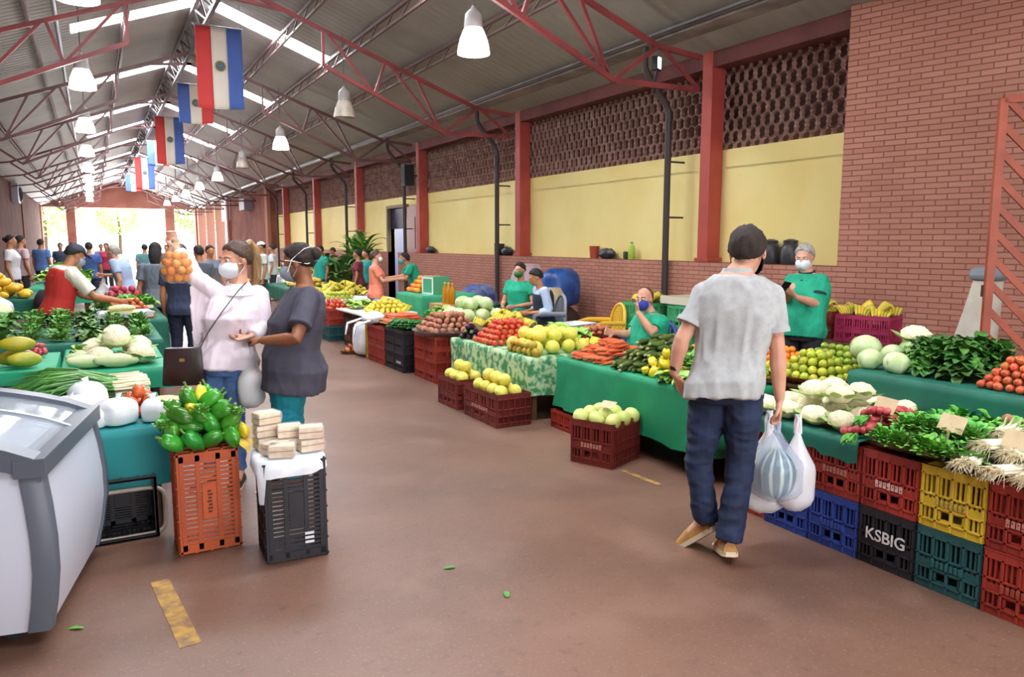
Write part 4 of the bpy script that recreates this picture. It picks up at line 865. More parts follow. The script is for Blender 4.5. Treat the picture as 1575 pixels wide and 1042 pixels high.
heap('radish_bunch', (X0+.30, 2.47, SURF+.01), .62, .30, 3, 'bunch of red radishes beside the cauliflowers on the near crates', 'radishes', 'radish bunches on the near crates', sc_=1.1, jit=.3, drop=.8, rz=PI)
for k in range(20):
    x, y = X0+.02+.145*(k % 4), 1.93+.08*(k//4)+R_.uniform(-.03, .03); item('cress_bunch' if k % 3 else 'parsley_bunch', (x, y, SURF+.02+.03*(k % 2)+(.035 if k % 4 in (1, 2) else 0)), 'bushy green herb bunch above the red and yellow near crates', 'herbs', 'herb bunches on the near crates', sc_=1.0)
for k in range(3): item('radish_leaves', (X0+.66, 1.98+.16*k, SURF+.05), 'broad green leaf bunch at the back of the near crates', 'greens', 'leaf bunches behind the herbs')
for k in range(9): item('leek_bunch', (X0-.05+.13*(k % 3), YB-.18+.125*(k//3), SURF+.03+.055*(k % 3)+R_.uniform(0, .02)), 'bunch of pale roots with stringy ends on the nearest crate', 'root bunch', 'pale root bunches', rz=R_.uniform(-.3, .3))
heap('potato', (X0+.56, YB+.22, SURF), .22, .24, 3, 'knobbly tan root behind the pale bunches', 'root', 'tan roots on the near crates', sc_=1.0)
for k in range(4): item('cauliflower', (X0+.22+.18*(k % 2), YB+W3*(3.0+.55*(k//2)), SURF+.175), 'cream cauliflower lying on top of the others on the near crates', 'cauliflower', 'top cauliflowers on the near crates', sc_=.95)
for px, py, X, nm in ((1358, 622, 3.62, 'kraft price card standing between radishes and herbs'), (1460, 650, 3.5, 'kraft price card standing in the middle of the herb bunches'), (1562, 676, 3.5, 'kraft price card above the pale root bunches')):
    p = at(px, py, X=X); o = card(nm, (p.x, p.y, p.z-.045), -PI/2-.5+.3, .14, .085, tilt=.45); b = MB(); b.span((0, 0, .01), (0, -.02, -(p.z-.045-SURF)-.0), .012, .006); b.build('stick', MATS['card_kraft'], o, 0)
# second tier: dark green table with cabbages, kale, small tomatoes
T2 = dict(x0=4.13, x1=5.25, y0=.9, y1=3.02, h=.86)
table('produce_table', 'trestle table under the dark green cloth behind the near crates', ((T2['x0']+T2['x1'])/2, (T2['y0']+T2['y1'])/2), T2['x1']-T2['x0'], T2['y1']-T2['y0'], T2['h'], G2, .52, 'dark green cloth over the cabbage table by the brick wall', wav=.014, seed=3)
for px, py, dx in ((1338, 556, 0), (1379, 560, 0), (1374, 540, .30)):
    p = at(px, py, X=4.27+dx); item('cabbage', (p.x, p.y, .86+.066), {0: 'pale round cabbage on the dark green cloth, %s' % ('left of a pair' if px == 1338 else 'right of a pair')}.get(dx, 'pale cabbage behind the front pair on the dark green cloth'), 'cabbage', sc_=.74)
p = at(1408, 530, X=4.75); item('cauliflower', (p.x, p.y, 1.04), 'cream cauliflower topping the kale heap on the dark green cloth', 'cauliflower', sc_=1.15); 
item('cabbage', (4.72, p.y-.02, .94), 'pale cabbage half buried behind the kale on the dark green cloth', 'cabbage'); item('cabbage', (4.55, p.y+.22, .945), 'pale green cabbage under the topping cauliflower', 'cabbage')
for k in range(20):
    l = k//9; i = k % 9
    if i // 3 == 2 and i % 3 == 0: continue
    item('kale_bunch', (4.34+.20*(i % 3)+.08*l, 2.46+.18*(i//3)+.05*l, .885+.06*l+.015*(i % 3)), 'dark green crinkled kale bunch beside the cabbages', 'kale', 'kale on the dark green cloth', sc_=1.08)
for k in range(4): item('kale_bunch', (4.55+.1*(k % 2), 2.55+.10*k, .99), 'dark kale bunch on top of the kale heap', 'kale', 'kale on top of the heap', sc_=.9)
heap('small_tomato', (4.50, 2.08, .865), .62, .46, 5, 'small orange-red tomato heaped at the near end of the dark green table', 'tomato', 'small tomatoes on the dark green cloth', sc_=1.1, jit=.25)
# round tray of limes, guavas and tangerines on a brown crate
for i, (x, y) in enumerate(((4.52, 3.55), (4.52, 4.0))): crate('brown', (x, y, .0), 'brown crate on the floor under the lime tray, %s' % ('nearer one' if i == 0 else 'farther one'), sc_=(1, 1.3, 1.1)); crate('brown', (x, y, .335), 'brown upper crate carrying the lime tray, %s' % ('nearer one' if i == 0 else 'farther one'), sc_=(1, 1.3, 1.05))
b = MB(); b.box((4.52, 3.78, .665), (.62, .98, .02)); tag(b.build('display_board', WOODB, None, 0), 'brown board under limes, guavas and tangerines', 'board')
tray('round brown wicker tray under the limes and guavas', (4.56, 3.58, .68), .36, M('wicker', '8a6238', .8, '6b4826', 30), .045)
heap('guava', (4.42, 3.52, .70), .38, .46, 4, 'yellow-green guava on the round wicker tray', 'guava', 'guavas on the wicker tray', jit=.2); heap('lime', (4.76, 3.62, .70), .34, .50, 6, 'small green lime at the back of the wicker tray', 'lime', 'limes on the wicker tray', jit=.2)
heap('orange', (4.60, 4.08, .68), .50, .42, 4, 'tangerine heaped behind the guavas beside the walking man', 'tangerine', 'tangerines beside the guavas', sc_=.8); heap('orange', (4.05, 3.60, .46), .30, .4, 2, 'orange in the low box behind the cauliflowers', 'orange', 'oranges in the low box', sc_=1.05)
crate('orange', (4.05, 3.6, .15), 'orange crate of oranges behind the cauliflowers', sc_=(.7, 1.4, 1)); crate('brown', (4.05, 3.6, .0), 'low brown crate under the orange crate', sc_=(.7, 1.4, .49))
# back against the wall: magenta crate of bananas, sack
tb = at(1316, 520, z=.78); table('side_table', 'plain wooden table by the wall under the magenta crate', (6.36, 4.66), .6, 1.1, .73, None, 0, '', rz=.15)
p = at(1316, 520, X=6.0); crate('magenta', (6.36, 4.50, .732), 'magenta crate full of bananas beside the grey-haired vendor', rz=-1.25, sc_=(.98, 1.25, .85)); crate('red', (6.34, 5.0, .732), 'red crate beside the magenta crate at the wall', rz=-1.25, sc_=(.6, .9, .85))
heap('banana_hand', (6.36, 4.50, .95), .34, .50, 2, 'yellow banana hand in the magenta crate', 'bananas', 'bananas in the magenta crate', sc_=.95, kz=.02); heap('banana_hand', (6.34, 5.0, .95), .2, .3, 2, 'yellow banana hand in the red crate by the vendor', 'bananas', 'bananas in the red crate', sc_=.9, kz=.02)
sk = M('sack_white', 'e2dccc', .8, 'd2cab8', 4); p = at(1487, 540, X=6.55); SX, SY = 6.55, p.y+.05; b = MB()
b.loft([[V((SX+.02*q+.17*(1-.5*q)*math.cos(a)*(1+.10*noise.noise(V((math.cos(a)*2, q*3, math.sin(a)*2)))), SY-.17*q+.26*(1-.55*q)*math.sin(a)*(1+.10*noise.noise(V((math.cos(a)*2, q*3+5, math.sin(a)*2)))), 1.34*q)) for a in [2*PI*k/24 for k in range(24)]] for q in [i/10 for i in range(11)]]); tag(b.build('cloth_cover', sk, None, 70), 'off-white cloth draped over a tapering heap beside the gate', 'cloth')
sack('crumpled blue-grey bag lying on top of the off-white draped heap', (SX+.02, SY-.17, 1.335), .22, .27, .12, M('bag_bluegrey', '8a949c', .6), 0, 8)
sack('black bag on the floor behind the gate', (7.0, 3.2, 0), .4, .4, .85, M('bag_black', '26262d', .4, '3a3a46', 6), .2, 5); sack('dark grey bag under the magenta crate table', (5.55, 4.0, 0), .5, .4, .72, M('bag_darkgrey', '34333b', .5, '45444d', 5), .5, 6)
# ---- long table with green cloth (carrots, courgettes, yellow peppers, greens)
T3 = dict(x0=3.6, x1=4.6, y0=3.72, y1=5.62, h=.63)
table('produce_table', 'trestle table under the bright green cloth in the middle of the right side', (4.12, 4.67), 1.0, 1.9, .63, G1, .45, 'bright green cloth hanging over the carrot and courgette table', wav=.03, seed=11)
heap('carrot', (3.96, 5.28, .63), .66, .52, 8, 'orange carrot heaped at the far end of the bright green cloth', 'carrot', 'carrots on the green cloth', rz=PI, sc_=1.1, jit=.3)
heap('courgette', (4.08, 4.78, .63), .90, .46, 7, 'dark green courgette heaped beside the carrots', 'courgette', 'courgettes on the green cloth', rz=PI+.3, sc_=1.1, jit=.3)
heap('yellow_pepper', (3.80, 4.40, .63), .34, .34, 3, 'yellow pepper at the cloth edge beside the courgettes', 'pepper', 'yellow peppers on the green cloth', jit=.2)
heap('green_pepper', (4.22, 4.40, .63), .46, .34, 4, 'green pepper behind the yellow peppers', 'pepper', 'green peppers on the green cloth'); heap('orange', (4.42, 4.72, .63), .24, .3, 4, 'orange behind the courgettes', 'orange', 'oranges on the green cloth')
for k in range(12): item('cress_bunch' if k % 4 else 'lettuce', (3.68+.16*(k % 4), 3.86+.16*(k//4), .65+.05*(k % 2)+(.04 if k % 4 in (1, 2) else 0)), 'light green leafy bunch at the near end of the bright green cloth', 'greens', 'leafy bunches beside the man', sc_=1.05)
heap('banana_hand', (4.36, 4.05, .64), .34, .5, 3, 'small yellow banana hand behind the leafy bunches', 'bananas', 'bananas behind the leafy bunches', sc_=.85); heap('lemon', (4.35, 3.86, .63), .24, .2, 3, 'lemon beside the leafy bunches', 'lemon', 'lemons by the leafy bunches')
for px, py, X, nm in ((885, 527, 4.45, 'white paper card behind the courgettes'), (1026, 548, 4.45, 'white paper card lying behind the peppers'), (1046, 566, 4.2, 'white paper card beside the walking man')):
    p = at(px, py, X=X); card(nm, (p.x, p.y, max(p.z-.03, .64)), -PI/2-.4, .16, .10, M('card_white', 'f2efe6', .8), tilt=1.0)
# crates in front of the green cloth
p = V((3.10, 4.26, 0)); rz = math.radians(23)
cr = crate('maroon', (p.x+.25, p.y+.28, 0), 'dark red crate of pale melons standing before the bright green cloth', rz=rz-.0, sc_=(.84, 1.18, 1.12), plate='c98878')
heap('pale_melon', (p.x+.25, p.y+.28, .28), .42, .42, 1, 'pale yellow melon in the crate before the bright green cloth', 'melon', 'melons in the front crate', rz=rz, sc_=.90, kz=.0); card('kraft card lying on the pale melons in the front crate', (p.x+.2, p.y+.22, .425), -1.2, .12, .08, tilt=1.1)
crate('red', (3.74, 5.42, 0), 'low red crate under the hem of the green cloth, farther one', sc_=(.8, 1.4, .55)); crate('red', (3.74, 4.98, 0), 'low red crate under the hem of the green cloth, nearer one', sc_=(.8, 1.2, .5), plate='d8b0a4')
# things behind that table
crate('maroon', (4.98, 6.95, .0), 'dark red crate on the floor beyond the seated man', sc_=(1, 1.3, 1.15)); crate('maroon', (4.98, 6.95, .35), 'dark red crate with garlic stacked beyond the seated man', sc_=(1, 1.3, 1)); heap('onion', (4.98, 6.95, .60), .36, .32, 2, 'onion in the dark red crate beyond the seated man', 'onion', 'onions in the dark red crate')
crate('maroon', (4.98, 7.45, 0), 'dark red crate on the floor under the white tray', sc_=(1, 1.3, 1.1)); crate('maroon', (4.98, 7.45, .335), 'dark red crate holding the white tray', sc_=(1, 1.3, .95)); b = MB(); b.loft([[V((x*s_, y*s_, z)) for x, y in ((-.26, -.17), (.26, -.17), (.26, .17), (-.26, .17))] for s_, z in ((.85, 0), (1, .07), (.96, .07), (.82, .012))]); tag(b.build('tray', PLA, None, 0, (4.98, 7.45, .625), (0, 0, .3)), 'shallow white plastic tray behind the tomatoes', 'tray')
crate('orange', (5.0, 4.75, 0), 'orange crate on the floor in front of the seated man', sc_=(1, 1.4, 1)); crate('orange', (5.0, 4.75, .302), 'orange crate stacked in front of the seated man', sc_=(1, 1.4, .98))
for k in range(4): crate('leaf_green', (6.2+.02*k, 7.55, .302*k) if k < 3 else (6.15, 8.12, 0), ('leaf green crate behind the seated man, %s' % ('bottom of its stack', 'middle of its stack', 'top of its stack')[k]) if k < 3 else 'leaf green crate on the floor beyond the green stack', rz=.1, sc_=(1, 1.6, 1))
heap('banana_hand', (6.22, 7.58, .90), .42, .5, 3, 'ripe banana hand on the leaf green crates behind the seated man', 'bananas', 'bananas on the green crates', sc_=1.0)
for k in range(3): crate('leaf_green', (6.4, 6.88, .302*k), 'leaf green crate beside the downpipe, %s' % ('bottom', 'middle', 'top')[k], rz=-.05, sc_=(1, 1.5, 1))
b = MB(); b.loft([[V((x*s_, y*s_, z)) for x, y in ((-.26, -.35), (.26, -.35), (.26, .35), (-.26, .35))] for s_, z in ((1, 0), (1, .09), (.96, .09), (.96, .012))]); tag(b.build('tray', M('tray_beige', 'd8d0b8', .6), None, 0, (6.4, 6.88, .91)), 'beige shallow box on the green crates beside the downpipe', 'tray'); pass
# yellow plastic chair and blue plastic chair under the seated man
def armchair(label, c, rz, m):
    t = thing('plastic_armchair', label, 'chair', c, rz)
    b = MB(); b.loft([[V((x*s_, y*s_+.0, z)) for x, y in ((-.24, -.22), (.24, -.22), (.22, .22), (-.22, .22))] for s_, z in ((1, .40), (1.03, .425), (.98, .43), (.9, .415))]); b.build('seat', m, t, 40)
    for sx in (-1, 1):
        for sy, y in ((-1, -.2), (1, .2)): b = MB(); b.tube([(sx*.21, y, .41), (sx*.25, y*1.2, 0)], [.028, .02], 8); b.build('leg', m, t)
        b = MB(); b.tube([(sx*.25, .22, .41), (sx*.28, .22, .62), (sx*.28, .1, .64), (sx*.27, -.2, .63)], [.025, .025, .03, .03], 8, [.015]*4); b.build('armrest', m, t)
    b = MB(); arc = [V((.24*math.cos(a), -.2-.05*math.sin(a), .52+.34*math.sin(a)**.7)) for a in [PI*i/14 for i in range(15)]]
    b.tube([V((.24, -.2, .41))]+arc+[V((-.24, -.2, .41))], .022, 8)
    for i in range(-3, 4): x = i*.06; b.span((x, -.205, .43), (x, -.245, .52+.34*(max(.02, 1-(x/.25)**2))**.35), .032, .01)
    b.span((-.24, -.21, .5), (.24, -.21, .5), .012, .03); b.build('backrest', m, t, 50)
    return t
armchair('empty yellow plastic armchair between the seated vendors', (5.75, 7.9, 0), math.radians(75), M('plastic_yellow', 'f0bf3a', .4)); CHB = M('plastic_blue', '2f4a8f', .4)
b = MB(); b.grid([[V((x, y, .47+.05*noise.noise(V((x*5, y*5, 1)))-.35*max(0, abs(y)-.42))) for x in [-.35+.07*i for i in range(11)]] for y in [-.55+.11*i for i in range(11)]]); o = tag(b.build('tarpaulin', M('tarp_blue', '4f7fc4', .45, '3a68b4', 5), None, 60, (5.42, 7.55, .06), (0, 0, .4)), 'blue plastic sheet spread over boxes beside the yellow chair', 'sheet')
for k in range(2): crate('leaf_green', (5.4, 7.35+.42*k, 0), 'green crate under the blue sheet, %s one' % ('nearer', 'farther')[k], sc_=(1, 1.4, 1.5))
# ---- table with the watermelon-print cloth
table('produce_table', 'trestle table under the watermelon-print cloth', (3.98, 6.72), 1.05, 1.72, .60, PATC, .36, 'pale cloth with green watermelon print over the melon table', wav=.015, seed=21)
heap('melon', (3.86, 6.22, .60), .70, .60, 2, 'round yellow melon heaped on the watermelon-print cloth', 'melon', 'melons on the print cloth', jit=.15); heap('mango', (3.52, 6.1, .60), .16, .55, 2, 'yellow mango lying along the edge of the print cloth', 'mango', 'mangoes on the print cloth edge')
heap('banana_hand', (4.28, 6.05, .60), .36, .4, 2, 'banana hand behind the yellow melons', 'bananas', 'bananas behind the melons', sc_=.9)
heap('tomato', (3.80, 6.92, .60), .62, .50, 5, 'ripe tomato heaped between aubergines and yellow melons', 'tomato', 'tomatoes on the print cloth'); heap('aubergine', (3.58, 7.36, .60), .30, .26, 3, 'dark aubergine at the cloth edge beside the tomatoes', 'aubergine', 'aubergines on the print cloth', rz=.6)
heap('guava', (3.9, 7.42, .60), .30, .24, 3, 'pale green guava behind the aubergines', 'guava', 'guavas behind the aubergines', sc_=1.0); heap('carrot', (4.32, 7.0, .60), .26, .3, 4, 'orange carrot behind the tomatoes', 'carrot', 'carrots behind the tomatoes', rz=PI)
for k in range(8): item('lettuce', (4.2+.16*(k % 2), 6.35+.18*(k//2), .64+.06*(k % 2)), 'light green lettuce at the back of the print-cloth table', 'lettuce', 'lettuces behind the melons', sc_=1.1)
for nm, c, n_ in (('nearer', (3.24, 6.12), 0), ('farther', (3.24, 6.86), 1)):
    crate('maroon', (c[0], c[1], 0), 'dark red crate of yellow melons below the print cloth, %s one' % nm, sc_=(.72, 2.2-.35*n_*2, 1.0), plate='c98878' if n_ == 0 else None); heap('melon', (c[0], c[1], .245), .30, .60-.18*n_, 2, 'round yellow melon in the %s dark red crate below the print cloth' % nm, 'melon', 'melons in the %s low crate' % nm, sc_=.92)
# ---- tray of potatoes on an upright crate, black upright crate, white bundle
def upright(c, loc, label, rz=0.0, sc_=(1, 1, 1), **k):
    """a crate standing on its short end; its open side faces away from the aisle"""
    return crate(c, (loc[0], loc[1], .25*sc_[0]+loc[2] if len(loc) > 2 else .25*sc_[0]), label, sc_=sc_, rot=(PI/2*0, -PI/2, rz), **k)
for y, n_ in ((8.18, 'nearer'), (8.52, 'farther')): crate('red', (3.66, y, 0), 'red crate under the potato tray, %s one' % n_, sc_=(.9, 1.05, .93)); crate('red', (3.66, y, .28), 'red upper crate under the potato tray, %s one' % n_, sc_=(.9, 1.05, .93))
tray('round steel tray under the potatoes', (3.72, 8.3, .565), .42, M('steel', 'a9a9ab', .35, metal=.7), .045); heap('potato', (3.72, 8.3, .585), .62, .60, 4, 'reddish potato heaped on the round steel tray', 'potato', 'potatoes on the steel tray', sc_=1.05)
for y in (9.05, 9.4): crate('black', (3.6, y, 0), 'black crate under the cucumbers, %s one' % ('nearer' if y < 9.2 else 'farther'), sc_=(.95, 1.05, .9), plate='d8d4d0' if y < 9.2 else None); crate('black', (3.6, y, .27), 'black upper crate under the cucumbers, %s one' % ('nearer' if y < 9.2 else 'farther'), sc_=(.95, 1.05, .9))
heap('cucumber', (3.55, 9.2, .53), .42, .56, 3, 'shiny green cucumber on the black crates', 'cucumber', 'cucumbers on the black crates', rz=.5, sc_=1.2)
for y, n_ in ((9.75, 'nearer'), (10.1, 'farther')): crate('red', (3.58, y, 0), 'red crate under the white cloth bundle, %s one' % n_, sc_=(.9, 1.1, .85)); crate('red', (3.58, y, .26), 'red upper crate under the white cloth bundle, %s one' % n_, sc_=(.9, 1.1, .85))
crate('yellow', (3.60, 10.36, 0), 'yellow crate behind the red crates of carrots', sc_=(.9, .5, 1.7))
WH = M('cloth_white', 'eef0f4', .6, 'd6dae2', 5); sack('white sack standing at the end of the red crates', (3.42, 10.62, 0), .3, .34, .50, WH, .2, 4); b = MB(); b.ball((0, 0, 0), (.16, .22, .09), 16, 10, fn=lambda d: 1+.25*noise.noise(d*4)); tag(b.build('cloth_bundle', WH, None, 70, (3.42, 10.2, .60)), 'bundled white cloth hanging over the red crates beside the carrots', 'cloth')
for dx, y in ((0, 10.35), (0, 9.98)): b = MB(); b.tube([(3.30, y, .58), (3.10, y+.02, .52), (3.07, y+.04, .36)], [.05, .05, .03], 8, [.015, .02, .01]); tag(b.build('cloth_corner', WH, None, 70), 'hanging corner of the white bundle, %s one' % ('farther' if y > 10.2 else 'nearer'), 'cloth')
heap('carrot', (3.75, 9.95, .53), .6, .6, 4, 'orange carrot heaped behind the white bundle', 'carrot', 'carrots on the red crates', rz=PI, sc_=1.2)
# higher display behind: cabbages, lettuces, bananas
table('produce_table', 'low wooden table of cabbages and bananas behind the potato tray', (4.32, 8.42), .8, 1.5, .64, None, 0, '')
heap('cabbage', (4.32, 8.78, .64), .64, .72, 2, 'pale green cabbage heaped behind the potato tray', 'cabbage', 'cabbages behind the potatoes', sc_=1.0); heap('banana_hand', (4.30, 8.02, .64), .56, .66, 3, 'yellow-green banana hand heaped beside the cabbages', 'bananas', 'bananas beside the cabbages', sc_=1.05)
for k in range(10): item('lettuce' if k % 2 else 'cress_bunch', (4.05+.16*(k % 2), 9.0+.14*(k//2), .62+.06*(k % 2)), 'green leafy head between cabbages and cucumbers', 'greens', 'leafy heads by the cabbages', sc_=1.2)
crate('brown', (4.1, 9.3, 0), 'brown crate under the leafy heads by the cabbages', sc_=(1, 2.2, 2.0)); 
for k in range(4): item('leek_bunch', (3.98, 8.82+.07*k, .60+.04*k), 'pale root bunch between potatoes and cucumbers', 'root bunch', 'pale root bunches by the cucumbers', rz=.3)
for px, py, Y, w_ in ((640, 452, 10.6, .3), ): pass
# sacks and bundles against the wall
sack('upright beige sack by the wall behind the seated pair', (6.0, 9.55, 0), .45, .4, .98, M('sack_beige', 'd0bd9e', .85, 'bda888', 5), .2, 9); sack('bulging blue plastic bundle by the wall', (6.45, 10.0, .632), .62, .5, .62, M('bundle_blue', '2f62b4', .35, '1f4688', 6), .1, 10)
sack('brown cloth sack under the blue bundle', (6.45, 10.0, 0), .6, .5, .63, M('sack_brown', '4a3a34', .8), .1, 13); sack('tall mauve covered bundle beside the downpipe', (6.35, 10.85, 0), .62, .55, 1.30, M('bundle_mauve', 'c9a9b4', .6, 'b494a2', 5), .3, 12)
# ---- banana trays farther on
for k, y in enumerate((10.95, 11.35, 11.75)): crate('brown', (3.75, y, 0), 'brown crate under the banana tray, %s' % ('nearest', 'middle', 'farthest')[k], sc_=(1, 1.1, 1)); crate('brown', (3.75, y, .302), 'brown upper crate under the banana tray, %s' % ('nearest', 'middle', 'farthest')[k], sc_=(1, 1.1, .9))
b = MB(); b.box((3.85, 11.35, .585), (.9, 1.3, .02)); tag(b.build('display_board', M('board_white', 'e8e6da', .6), None, 0), 'white board under the bananas and lemons', 'board')
heap('banana_hand', (3.95, 11.2, .60), .62, .7, 3, 'yellow banana hand on the white board', 'bananas', 'bananas on the white board', sc_=1.1); heap('lemon', (3.85, 10.9, .595), .6, .32, 4, 'yellow lemon at the near end of the white board', 'lemon', 'lemons on the white board', sc_=1.2)
for k in range(6): item('lettuce', (3.62+.2*(k % 2), 11.6+.17*(k//2), .64), 'pale green lettuce beyond the bananas', 'lettuce', 'lettuces beyond the bananas', sc_=1.1)
for k, y in enumerate((12.55, 12.95)):
    crate('green', (3.62, y, 0), 'dark green crate at the bottom under the tomatoes, %s' % ('nearer', 'farther')[k], sc_=(1, 1.2, .9)); crate('red', (3.62, y, .275), 'red crate of tomatoes on a dark green crate, %s' % ('nearer', 'farther')[k], sc_=(1, 1.2, .95)); heap('tomato', (3.62, y, .50), .4, .3, 3, 'tomato filling the %s red crate on a dark green crate' % ('nearer', 'farther')[k], 'tomato', 'tomatoes in the %s red crate' % ('nearer', 'farther')[k], sc_=1.15)
b = MB(); b.lathe([(.12, 0), (.16, .05), (.15, .05), (.11, .01)], 20); tag(b.build('basket', MATS['wicker'], None, 50, (3.30, 10.95, 0)), 'small wicker basket on the floor by the banana trays', 'basket'); heap('onion', (3.30, 10.95, .02), .18, .18, 2, 'onion in the small basket on the floor', 'onion', 'onions in the floor basket')
# ---- green table with oranges, box, oil bottles
table('produce_table', 'table under the mint green cloth where the salmon-shirted woman buys', (4.86, 11.3), .92, 1.1, .84, M('cloth_mint', '3fae82', .65, '35a076', 3), .4, 'mint green cloth on the orange table farther back', seed=31)
heap('orange', (4.84, 11.5, .84), .66, .52, 4, 'orange heaped on the mint green cloth', 'orange', 'oranges on the mint green cloth', sc_=1.25)
b = MB(); b.box((0, 0, .14), (.3, .34, .28)); bx_ = tag(b.build('cardboard_box', M('box_green', '4fa67c', .6), None, 0, (4.72, 10.97, .845), (0, 0, .15)), 'green and white box on the mint green cloth', 'box'); b = MB()
for sy in (-1, 1): b.box((-.152, sy*.15, .14), (.004, .035, .27))
b.box((-.152, 0, .26), (.004, .3, .03)); b.box((-.152, 0, .015), (.004, .3, .03)); b.build('white_border', PLA, bx_, 0)
b = MB(); b.box((0, 0, .13), (.5, .6, .26)); tag(b.build('carton', M('carton', 'c49a6c', .8, 'b48a5c', 4), None, 0, (4.7, 10.3, .48)), 'plain brown carton behind the carrots', 'box'); b = MB(); b.box((4.7, 10.3, .235), (.6, .7, .47)); tag(b.build('carton', MATS['carton'], None, 0), 'large brown carton under the smaller one', 'box')
for k in range(3): bottle('bottle of amber oil on the brown carton, %s' % ('nearest', 'middle', 'farthest')[k], (4.62, 10.12+.13*k, .74), M('oil_amber', 'c98a1e', .15, alpha=.85), .32, .045, M('cap_yellow', 'e0b83a', .5))
sack('blue and white bag on the floor by the wall beyond the cartons', (6.1, 12.2, 0), .7, .5, .9, M('bag_bluewhite', '8a9ac4', .5, '3a4a8a', 5, .4, .6), 0, 17)
# ---- right side farther back
rr = random.Random(5); names = ['leafy green', 'crate of yellow', 'mixed']
table('produce_table', 'far table with white cloth beyond the green crates', (4.2, 14.3), 1.4, 2.0, .62, WH, .3, 'white cloth on a far right-hand table', seed=41)
heap('banana_hand', (4.2, 14.6, .63), .9, .9, 4, 'banana hand heaped on the far white cloth', 'bananas', 'bananas on the far white cloth', sc_=1.3); heap('guava', (3.9, 13.6, .63), .5, .4, 2, 'pale fruit at the near edge of the far white cloth', 'fruit', 'pale fruit on the far white cloth', sc_=1.2)
table('produce_table', 'far table with dark green cloth beyond the white one', (4.2, 17.0), 1.4, 2.6, .7, G2, .3, 'dark green cloth on a far right-hand table', seed=43)
heap('mango', (4.0, 16.4, .7), .7, .7, 2, 'mango heaped on the far dark green cloth', 'mango', 'mangoes on the far green cloth', sc_=1.3); heap('cauliflower', (4.1, 17.6, .7), .6, .6, 2, 'white cauliflower on the far dark green cloth', 'cauliflower', 'cauliflowers on the far green cloth')
for k, y in enumerate((20.5, 21.2)): crate('red', (3.35, y, .0), 'red crate standing at the aisle far along the right stalls, %s one' % ('nearer', 'farther')[k], sc_=(1, 1.8, 2.2)); heap('mango', (3.35, y, .62), .4, .45, 3, 'yellow fruit piled on the %s far red crate' % ('nearer', 'farther')[k], 'fruit', 'fruit on the %s far red crate' % ('nearer', 'farther')[k], sc_=1.4)
table('produce_table', 'distant right-hand table of greens', (5.3, 23), 1.4, 4.0, .7, WH, .3, 'pale cloth on the distant right-hand table', seed=47)
for k in range(10): item('lettuce', (4.9+.35*(k % 2), 21.5+.5*(k//2), .76), 'head of greens on the distant right-hand table', 'greens', 'greens on the distant right-hand table', sc_=2.0)
heap('lemon', (5.5, 24, .7), .7, .7, 2, 'yellow fruit on the distant right-hand table', 'fruit', 'yellow fruit on the distant right-hand table', sc_=2)
# leafy pot plants by the yellow wall
def pot_plant(label, c, hgt, n, L_, w_, leafm, lift, seed):
    t = thing('potted_plant', label, 'plant', c); b = MB(); b.lathe([(.16, 0), (.2, .32), (.215, .32), (.215, .36), (.19, .36), (.18, .3)], 18); b.build('pot', M('pot_clay', 'a5643f', .8), t)
    g = random.Random(seed); l = MB(); st = MB()
    for i in range(n):
        a = g.uniform(0, 6.28); e = g.uniform(*lift); d = V((math.cos(a)*math.cos(e), math.sin(a)*math.cos(e), math.sin(e))); q = g.uniform(.5, 1); p = V((0, 0, .34))+V((d.x*.25, d.y*.25, hgt*q)); st.tube([(0, 0, .3), p], [.012, .006], 5); leaf(l, p, d, V((0, 0, 1)), L_*q, w_, 1.1, 5, .01, i)
    l.build('leaves', leafm, t, 70); st.build('stems', green_stem, t)
FERN = M('fern_leaf', '4f8a34', .5, '7aa84a', 6, rnd=.1); DKL = M('dark_leaf', '35602c', .5, '5a8040', 6, rnd=.1)
for i, (px, py, Y, hh) in enumerate(((560, 375, 18.2, 1.0), (545, 385, 19.6, 1.0), (500, 405, 20.5, .7), (515, 420, 19.0, .6), (530, 415, 17.6, .6), (488, 425, 25.0, .6))):
    p = at(px, py, Y=Y); pot_plant(['arching pale fern, tallest of the potted plants by the doorway', 'feathery green plant left of the tallest fern', 'dark bushy plant in a clay pot beyond the tables', 'low bushy plant before the dark one', 'bushy plant nearest the doorway', 'bushy plant farthest along the yellow wall'][i], (p.x, Y, 0), hh+(.3 if i < 2 else .25), 70, .55 if i < 2 else .3, .05 if i < 2 else .07, FERN if i < 2 else DKL, (.6, 1.3) if i < 2 else (.1, 1.3), i)
